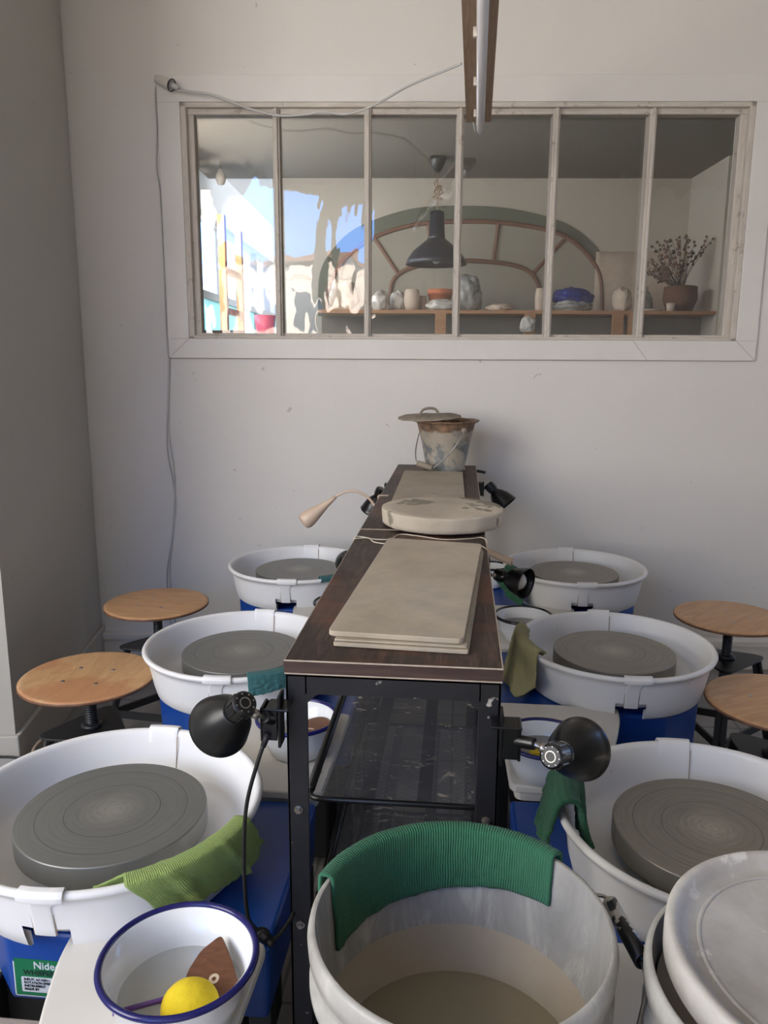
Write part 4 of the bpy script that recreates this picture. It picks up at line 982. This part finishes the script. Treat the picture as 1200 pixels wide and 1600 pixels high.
clamp_lamp('black clamp lamp on the left front leg, its cord hanging down', (-0.266, 0.925, 0.822), (-0.062, 0.062, -0.072), (-0.247, 0.955, 0.788), (-0.2335, 0.975, 0.775), False,
           cord=[(-0.246, 0.958, 0.764), (-0.258, 0.95, 0.728), (-0.276, 0.95, 0.66), (-0.282, 0.95, 0.58), (-0.281, 0.95, 0.51), (-0.276, 0.95, 0.480), (-0.262, 0.955, 0.460)])
o_ = thing('cord_switch', 'small clay splashed cord connector hanging beside the left front leg', 'cord switch', (-0.258, 0.955, 0.457))
bm = BM(); m_ = axis_mat((-.008, 0, .008), (0.55, 0.1, -0.7)); lathe(bm, [(0, 0), (0.005, 0), (0.0085, .005), (0.010, .012), (0.007, .020), (0.0085, .026), (0.005, .032), (0, .032)], 10, mat4=m_); mesh_obj('connector_body', bm, M['black_dirty'], o_, bevel=0.001)
bm = BM(); tube(bm, spline([(0.006, 0.002, -0.010), (0.018, 0.01, -0.008), (0.032, 0.035, 0.004), (0.033, 0.05, 0.008)], 6), 0.003, 8); mesh_obj('cord_end', bm, M['cord_black'], o_, smooth=True)
clamp_lamp('black paint splashed clamp lamp on the right front leg', (0.126, 0.945, 0.758), (0.052, 0.080, -0.028), (0.104, 0.955, 0.770), (0.0665, 0.975, 0.765), True)
clamp_lamp('black clamp lamp over the rearmost left wheel, seen as a round disc', (-0.345, 2.40, 0.640), (-0.05, 0.55, -0.30), (-0.31, 2.38, 0.66), (-0.2335, 2.36, 0.79), True)
clamp_lamp('black clamp lamp peeping past the far left table edge', (-0.268, 2.72, 0.805), (-0.035, 0.02, -0.085), (-0.250, 2.72, 0.80), (-0.2335, 2.72, 0.80), True)
clamp_lamp('black clamp lamp at the far right table edge, pointing down to the right', (0.103, 2.72, 0.828), (0.050, -0.02, -0.055), (0.088, 2.72, 0.815), (0.0665, 2.72, 0.81))
clamp_lamp('black clamp lamp beyond the right table edge with its round bulb facing outwards', (0.108, 2.10, 0.678), (0.070, -0.050, -0.008), (0.090, 2.08, 0.68), (0.0665, 2.06, 0.71), True)
# loose clamp arm at the far end
bm = BM(); box(bm, (0, 0, 0), (0.034, 0.012, 0.010)); o = mesh_obj('clamp_handle', bm, M['black_clean'], bevel=0.002); o.location = (0.066, 2.90, 0.842); o.rotation_euler = (0, R(10), R(2)); props(o, 'short black clamp handle sticking out at the far right table corner', 'clamp')
# beige gooseneck lamp
gl = thing('gooseneck_lamp', 'beige gooseneck lamp bending out over the left wheels', 'lamp', (-0.2335, 2.30, 0.80))
G0 = Vector(gl.location)
neck = [(-0.236, 2.30, 0.795), (-0.243, 2.30, 0.815), (-0.262, 2.30, 0.842), (-0.285, 2.30, 0.858), (-0.312, 2.30, 0.865), (-0.340, 2.30, 0.860), (-0.368, 2.30, 0.845)]
bm = BM(); tube(bm, [Vector(p) - G0 for p in spline(neck, 8)], 0.0038, 10); mesh_obj('gooseneck', bm, M['beige_lamp'], gl, smooth=True)
bm = BM(); p0 = Vector((-0.364, 2.30, 0.847)) - G0; dd = Vector((-0.094, -0.01, -0.076)).normalized()
lathe(bm, [(0.0042, 0), (0.006, 0.012), (0.010, 0.04), (0.0185, 0.075), (0.0245, 0.100), (0.0255, 0.115), (0.0215, 0.126)], 40, mat4=axis_mat(p0, dd)); mesh_obj('lamp_shade', bm, M['beige_lamp'], gl, smooth=True, solid=0.0015)
bm = BM(); lathe(bm, [(0.019, 0.120), (0, 0.121)], 24, mat4=axis_mat(p0, dd)); mesh_obj('lens', bm, M['bulb'], gl)
bm = BM(); box(bm, (-.004, -.015, -.03), (.0, .015, .05)); box(bm, (-.004, -.015, .048), (.03, .015, .054)); mesh_obj('clip_base', bm, M['beige_lamp'], gl, bevel=0.002)

# ================================================================== BOWLS
def bowl(label, loc, r, h, rimmat, water=None, wl=0.55, group='enamel rinse bowls on the side trays'):
    t = thing('enamel_bowl', label, 'bowl', loc, 0, group)
    rb = r * 0.68
    out = [(0, 0), (rb * .8, 0), (rb, h * .06), (r * .84, h * .5), (r * .93, h * .93)]
    rim = [(r * .985, h * .955), (r, h * .98), (r * .995, h), (r * .97, h)]
    ins = [(r * .915, h * .965), (r * .82, h * .5), (rb * .95, h * .12), (rb * .75, h * .05), (0, h * .05)]
    bm = BM(); lathe(bm, out + [(r * .955, h * .955), (r * .955, h * .975)] + ins, 72); mesh_obj('bowl_body', bm, M['enamel'], t, smooth=True)
    bm = BM(); P = [(r * .978 +   .0042 * math.cos(a), h * .975 + .0042 * math.sin(a)) for a in [2 * PI * k / 10 for k in range(10)]]
    lathe(bm, P, 96, closed=True); mesh_obj('coloured_rim', bm, rimmat, t, smooth=True)
    if water:
        zz = h * wl; rw = rb * .95 + (r * .82 - rb * .95) * (zz - h * .12) / (h * .38) if zz < h * .5 else r * .82 + (r * .915 - r * .82) * (zz - h * .5) / (h * .465)
        bm = BM(); lathe(bm, [(0, zz), (rw - .0005, zz)], 72); o = mesh_obj('water', bm, water, t, smooth=True)
    return t
TT = 0.4625
bowl('blue rimmed enamel bowl in front with a yellow sponge in it', (-0.324, 0.805, TT), 0.095, 0.084, M['enamel_rim'], M['water'], 0.42)
bowl('blue rimmed enamel bowl with a round wooden rib behind the left front table leg', (-0.316, 1.470, TT), 0.083, 0.078, M['enamel_rim'], M['water'], 0.5)
bowl('blue rimmed enamel bowl half behind the right front clamp lamp', (0.178, 1.430, TT), 0.083, 0.078, M['enamel_rim'], M['water_brown'], 0.6)
bowl('dark rimmed enamel bowl beside the khaki cloth', (0.192, 2.065, 0.447), 0.083, 0.078, M['enamel_rim_black'], M['water'], 0.5) if False else bowl('dark rimmed enamel bowl beside the khaki cloth', (0.196, 2.19, TT), 0.083, 0.072, M['enamel_rim_black'], M['water_brown'], 0.55)
bowl('dark rimmed enamel bowl peeping out left of the near worktable', (-0.345, 2.252, TT), 0.080, 0.072, M['enamel_rim_black'])
bowl('thin rimmed enamel bowl behind the right row lamp with a pink sponge', (0.127, 2.765, 0.447), 0.058, 0.078, M['enamel_rim_black'], None)
# contents of the front bowl
bm = BM(); bmesh.ops.create_icosphere(bm, subdivisions=4, radius=0.034)
for v in bm.verts: v.co.z *= 0.86; v.co *= 1 + 0.015 * noise.noise(v.co * 60)
o = mesh_obj('sponge', bm, M['sponge'], smooth=True); o.location = (-0.300, 0.772, TT + 0.044); props(o, 'round yellow sponge in the front enamel bowl', 'sponge')
bm = BM(); poly = spline([(-0.035, 0.03, 0), (-0.028, -0.012, 0), (-0.012, -0.040, 0), (0.0, -0.052, 0)], 6); pts2 = [(p.x, p.y) for p in poly] + [(0.038, 0.002), (0.018, 0.040)]
bm = BM(); prism(bm, rounded([(-0.004, 0.052), (-0.026, 0.030), (-0.036, 0.002), (-0.034, -0.022), (0.004, -0.042), (0.036, -0.016), (0.018, 0.018)], 0.008, 4), -0.003, 0.003)
bmesh.ops.rotate(bm, verts=bm.verts, cent=(0, 0, 0), matrix=Matrix.Rotation(R(0), 3, 'Z'))
o = mesh_obj('wooden_rib', bm, M['rib_wood'], bevel=0.002); o.location = (-0.286, 0.822, TT + 0.046); o.rotation_euler = (R(16), R(-6), 0); props(o, 'dark brown wooden potter rib leaning in the front enamel bowl', 'potter tool')
b2 = BM(); lathe(b2, [(0.0028, 0.0032), (0.0065, 0.0032), (0.0065, 0.0036), (0.0028, 0.0036)], 20, closed=True, mat4=Matrix.Translation((0.002, -0.008, 0))); mesh_obj('hole_ring', b2, M['bisque'], o)
bm = BM(); tube(bm, [(0, 0, 0), (0.10, 0.045, 0.004)], 0.0032, 10); o = mesh_obj('needle_tool', bm, M['purple'], smooth=True); o.location = (-0.390, 0.760, TT + 0.038); props(o, 'purple handled tool lying in the front enamel bowl', 'potter tool')
bm = BM(); lathe(bm, [(0, -.003), (0.036, -.003), (0.038, 0), (0.036, .003), (0, .003)], 40); bmesh.ops.scale(bm, vec=(1, 1.25, 1), verts=bm.verts); o = mesh_obj('wooden_rib', bm, M['rib_wood'], bevel=0.001); o.location = (-0.288, 1.475, TT + 0.046); o.rotation_euler = (R(10), R(-8), R(-25)); props(o, 'oval brown wooden rib floating in the bowl behind the left front table leg', 'potter tool')
b2 = BM(); box(b2, (-.008, -.0015, .003), (.008, .0015, .0035)); mesh_obj('slot', b2, M['bisque'], o)
bm = BM(); box(bm, (-.03, -.012, -.008), (.03, .012, .008)); o = mesh_obj('sponge', bm, M['sponge_wet'], bevel=0.005); o.location = (0.178, 1.405, TT + 0.058); o.rotation_euler = (0, 0, R(8)); props(o, 'small ochre sponge block in the bowl behind the right front clamp lamp', 'sponge')
bm = BM(); tube(bm, [(0, 0, 0), (0.05, -0.012, 0.006)], 0.004, 8); o = mesh_obj('needle_tool', bm, M['terracotta'], smooth=True); o.location = (0.140, 1.378, TT + 0.058); props(o, 'orange handled tool in the bowl behind the right front clamp lamp', 'potter tool')
bm = BM(); bmesh.ops.create_icosphere(bm, subdivisions=3, radius=0.024); bmesh.ops.scale(bm, vec=(1.2, .9, .7), verts=bm.verts); o = mesh_obj('sponge', bm, simple('pale_pink_sponge', S(206, 176, 158), 0.9), smooth=True); o.location = (0.120, 2.755, 0.497); props(o, 'pale pink sponge in the rearmost right bowl', 'sponge')
bm = BM(); bmesh.ops.create_icosphere(bm, subdivisions=3, radius=0.014); bmesh.ops.scale(bm, vec=(1.2, .9, .8), verts=bm.verts); o = mesh_obj('sponge', bm, M['sponge_wet'], smooth=True); o.location = (0.152, 2.775, 0.500); props(o, 'small yellow sponge in the rearmost right bowl', 'sponge')
bm = BM(); tube(bm, spline([(0.0705, 2.30, 0.82), (0.072, 2.30, 0.74), (0.084, 2.298, 0.700), (0.125, 2.285, 0.680), (0.165, 2.27, 0.668)], 6), 0.011, 14, rad=lambda k: 0.005 + .007 * k); o = mesh_obj('pale_lamp_arm', bm, M['beige_lamp'], smooth=True); props(o, 'pale beige tube sticking out behind the right row lamp', 'lamp arm')

# ================================================================== CLOTHS DRAPED OVER RIMS
def drape(name, mat, label, c, z, r_in, r_out, a0, a1, inner, outer, seed, parent_cat='cloth', amp=0.004, thick=0.003, slant=0.0, flare=0.0, fold=None, lift=0.0, nu=60, taper_in=0.10, taper_out=0.10):
    """strip hung over a round rim: inner/outer = hanging lengths as functions of u (0..1)"""
    bm = BM(); uvl = bm.loops.layers.uv.new('UVMap'); rows = []; k1, k2, k3 = 16, 6, 16
    for i in range(nu + 1):
        u = i / nu; a = R(a0 + (a1 - a0) * u); li = inner(u); lo = outer(u); row = []
        for j in range(k1 + k2 + k3 + 1):
            if j <= k1:
                t_ = 1 - j / k1; r = r_in - t_ * li * taper_in; zz = z - t_ * li; w = t_; sgn = -1
            elif j < k1 + k2:
                t_ = (j - k1) / k2; r = r_in + (r_out - r_in) * (1 - math.cos(PI * t_)) / 2; zz = z + 0.003 * math.sin(PI * t_) + lift * math.sin(PI * t_); w = 0; sgn = 0
            else:
                t_ = (j - k1 - k2) / k3; r = r_out - t_ * lo * taper_out + flare * t_; zz = z - t_ * lo; w = t_; sgn = 1
            n1 = noise.noise(Vector((u * 7 + seed, w * 2.2 * (sgn + 2), seed * 1.7)))
            n2 = noise.noise(Vector((u * 17 + seed, w * 3, seed)))
            off = amp * (0.25 + w) * (n1 + .4 * n2)
            if fold: off += fold(u) * (0.3 + w)
            off = off if sgn >= 0 else -abs(off)
            if sgn > 0: off = abs(off)
            aa = a + R(slant) * w * (1 if sgn > 0 else -1) + 0.02 * n2 * w
            row.append((bm.verts.new((r_ := (r + off)) and Vector((r_ * math.cos(aa), r_ * math.sin(aa), zz + 0.002 * n2 * w))), u, j / (k1 + k2 + k3)))
        rows.append(row)
    for A_, B_ in zip(rows, rows[1:]):
        for j in range(len(A_) - 1):
            q = [A_[j], B_[j], B_[j + 1], A_[j + 1]]; f = bm.faces.new([x[0] for x in q])
            for lp, x in zip(f.loops, q): lp[uvl].uv = (x[1] * abs(a1 - a0) / 100, x[2])
    o = mesh_obj(name, bm, mat, smooth=True, solid=thick); o.location = (c[0], c[1], 0); return props(o, label, 'cloth')
wl = wheels
def cen(k): return (wl[k].location.x, wl[k].location.y)
RI, RO = 0.2225, 0.2475
drape('cleaning_cloth', M['cloth_lime'], 'lime green terry cloth hanging over the front left pan', cen('LF'), 0.563, RI, RO, -62, -12,
      lambda u: 0.012 + .01 * u, lambda u: 0.050 + 0.035 * u - 0.02 * (u > .93), 1.3, amp=0.004, slant=10, flare=0.008, thick=0.004, fold=lambda u: 0.007 * math.exp(-((u - .28) / .05) ** 2) + 0.009 * math.exp(-((u - .70) / .03) ** 2))
drape('cleaning_cloth', M['cloth_teal'], 'teal cloth hanging over the middle left pan', cen('LM'), 0.563, RI, RO, -72, -38, lambda u: 0.012, lambda u: 0.045 - 0.015 * u, 2.3, amp=0.006, flare=0.006)
drape('cleaning_cloth', M['cloth_teal'], 'corner of a teal cloth on the rearmost left pan', cen('LB'), 0.563, RI, RO, -62, -44, lambda u: 0.022 * math.sin(PI * u) + .004, lambda u: 0.012, 4.3, amp=0.003)
drape('cleaning_cloth', M['cloth_khaki'], 'khaki terry cloth hanging over the left side of the middle right pan', cen('RM'), 0.566, RI, RO, 165, 214, lambda u: 0.014, lambda u: 0.050 + 0.085 * math.sin(PI * (.15 + .8 * u)), 5.3, amp=0.005, flare=0.03, thick=0.005, slant=6, fold=lambda u: 0.005 * math.sin(u * 8), lift=.006)
drape('cleaning_cloth', M['cloth_dark'], 'dark green knitted cloth bunched over the front right pan', cen('RF'), 0.572, RI - .012, RO + .004, 156, 191, lambda u: 0.075 - 0.02 * u, lambda u: 0.055 + 0.02 * u, 7.3, amp=0.006, flare=0.014, thick=0.008, slant=-4, fold=lambda u: 0.006 * math.sin(u * 6 + 1), lift=0.016)
drape('cleaning_cloth', M['cloth_dark'], 'green cloth hanging over the rearmost right pan behind a lamp', cen('RB'), 0.566, RI, RO, 196, 226, lambda u: 0.01, lambda u: 0.05 + 0.06 * u, 9.3, amp=0.006, flare=0.03, fold=lambda u: 0.006 * math.sin(u * 8))

# ================================================================== BENCH AND BUCKETS IN FRONT
bn = thing('plank_bench', 'low weathered grey plank bench carrying the two white buckets, seen at bottom left', 'bench', (-0.05, 0.66, 0))
for k in range(3):
    bm = BM(); box(bm, (-0.90, -0.19 + k * 0.132, 0.355), (0.24, -0.19 + k * 0.132 + 0.127, 0.38)); mesh_obj('plank', bm, M['bench'], bn, bevel=0.003)
for x in (-0.85, 0.19):
    for y in (-0.15, 0.14):
        bm = BM(); box(bm, (x - .025, y - .025, 0), (x + .025, y + .025, 0.355)); mesh_obj('leg', bm, M['bench'], bn, bevel=0.003)
BZ = 0.381
def bucket(label, x, y, group, BZ=BZ, h=0.319, sc=1.0):
    t = thing('plastic_bucket', label, 'bucket', (x, y, BZ), 0, group)
    outp = [(0, 0), (0.118, 0), (0.125, 0.004), (0.141, h - .075), (0.1435, h - .070), (0.1505, h - .066), (0.1505, h - .058), (0.1455, h - .055), (0.1465, h - .030), (0.151, h - .027), (0.152, h - .012), (0.1505, h - .004), (0.148, h)]
    inp = [(0.1445, h - .001), (0.1425, h - .012), (0.1385, h - .075), (0.1225, 0.008), (0, 0.006)]
    outp = [(a_ * sc, b_) for a_, b_ in outp]; inp = [(a_ * sc, b_) for a_, b_ in inp]
    bm = BM(); lathe(bm, outp + inp[:1], 120); b = mesh_obj('bucket_body', bm, M['bucket'], t, smooth=True)
    bm = BM(); lathe(bm, inp, 120); mesh_obj('inner_wall', bm, M['bucket_in'], b, smooth=True)
    return t, h
wbk, h = bucket('white plastic bucket of clay slip with a green towel over its rim', 0.013, 0.712, 'white plastic buckets', sc=1.026)
bm = BM(); zl = 0.138
lathe(bm, [(0.1414, 0.225), (0.1332, zl), (0.133, zl)], 120); mesh_obj('clay_coat', bm, M['clay_crust'], wbk, smooth=True)
bm = BM(); lathe(bm, [(0, zl), (0.136, zl)], 120); mesh_obj('clay_slip', bm, M['slip'], wbk, smooth=True)
# bail handle lying on the right side
bc = Vector((0.013, 0.712, BZ)); hp = lambda p: Vector(p) - bc
bm = BM(); tube(bm, [hp(p) for p in spline([(0.138, 0.818, 0.645), (0.160, 0.826, 0.650), (0.176, 0.824, 0.652), (0.184, 0.815, 0.653)], 6)], 0.0022, 8); mesh_obj('bail_wire', bm, M['steel'], wbk, smooth=True)
bm = BM(); tube(bm, [hp(p) for p in spline([(0.1985, 0.722, 0.654), (0.199, 0.70, 0.652), (0.190, 0.675, 0.644), (0.172, 0.640, 0.632), (0.140, 0.61, 0.62), (0.115, 0.590, 0.63), (0.092, 0.570, 0.645)], 8)], 0.0026, 8); mesh_obj('bail_wire', bm, M['steel'], wbk, smooth=True)
bm = BM(); m_ = axis_mat(hp((0.183, 0.812, 0.653)), Vector((0.016, -0.090, 0.002))); lathe(bm, [(0.0055, 0), (0.0085, 0), (0.009, 0.0915), (0.0055, 0.0915), (0.0055, 0)], 24, mat4=m_); mesh_obj('bail_grip', bm, speckle('splashed_black_grip', S(24, 24, 26), S(200, 196, 188), 0.3, 0.56, 42), wbk, smooth=True)
for p in ((0.134, 0.814, 0.645), (0.088, 0.572, 0.645)):
    bm = BM(); q = hp(p); dq = Vector((q.x, q.y, 0)).normalized(); cyl(bm, q - dq * .006, q + dq * .006, 0.013, 0.011, 20); mesh_obj('bail_ear', bm, M['bucket'], wbk, smooth=True)
drape('towel', M['towel_green'], 'dark green ribbed towel draped over the rim of the open white bucket', (0.013, 0.712), BZ + h + 0.003, 0.1445, 0.1595, 164, 44,
      lambda u: 0.083 - 0.025 * u + 0.018 * math.sin(PI * u) * (1 - u) * .5 + (0.0 if u > .04 else .004), lambda u: 0.05 + 0.01 * math.sin(u * 5), 11.3, amp=0.0035, thick=0.0038, flare=0.004, nu=110, taper_in=0.06, taper_out=0.06)
wb2, h = bucket('white plastic bucket under a loose lid at the lower right', 0.338, 0.654, 'white plastic buckets', BZ=0.4625, h=0.238)
bm = BM(); lathe(bm, [(0, 0.205), (0.1385, 0.205)], 80); mesh_obj('gap_lightener', bm, M['clay_crust'], wb2)  # added pale disc that lightens the dark gap under the lid
ld_ = thing('bucket_lid_plastic', 'round translucent lid smeared with slip on the right bucket', 'lid', (0.353, 0.648, 0.700 + 0.0215)); ld_.name = 'bucket_lid'; ld_.rotation_euler = (R(1.5), R(0.8), 0)
bm = BM(); lathe(bm, [(0, 0.004), (0.128, 0.004), (0.137, 0.008), (0.141, 0.015), (0.1475, 0.0165), (0.1515, 0.013), (0.152, 0.004), (0.1515, -0.014), (0.149, -0.014), (0.1485, 0.0), (0.14, 0.002), (0, 0.0)], 120); mesh_obj('lid_disc', bm, M['lid'], ld_, smooth=True)
bm = BM(); lathe(bm, [(0.119, 0.0045), (0.121, 0.0062), (0.123, 0.0045)], 120); mesh_obj('raised_ring', bm, M['lid'], ld_, smooth=True)

# ================================================================== FLOOR CABLES
random.seed(5)
labs = ['tan cable looping on the floor below the near left stool', 'tan cable crossing the floor toward the left corner', 'tan cable lying against the left baseboard']
for k in range(3):
    z = 0.006 + k * 0.004
    P = [(-1.30, 1.90 - k * .02, 0.006), (-1.27 + k * .006, 2.035 - k * .012, 0.03), (-1.275 + k * .008, 2.12 - k * .01, 0.075 + k * .010), (-1.272 + k * .02, 2.20 - k * .01, 0.075 + k * .010), (-1.215, 2.32 - k * .02, 0.045 + k * .01), (-1.13, 2.35 - k * .03, 0.03 + k * .01), (-1.02, 2.30 + k * .02, 0.02), (-0.9, 2.30 - k * .03, 0.01), (-0.80, 2.2, 0.006)]
    bm = BM(); tube(bm, spline(P, 8), 0.005, 8); o = mesh_obj('floor_cable', bm, M['cable_tan'], smooth=True); props(o, labs[k], 'cable', 'tan cables on the floor')
bm = BM(); tube(bm, spline([(-1.5, 1.96, 0.10), (-1.38, 1.99, 0.105), (-1.25, 2.02, 0.09), (-1.12, 1.96, 0.03), (-1.0, 1.9, 0.008)], 8), 0.004, 8); o = mesh_obj('floor_cable', bm, M['cord_black'], smooth=True); props(o, 'thin black cable lifting off the floor at the left edge', 'cable')
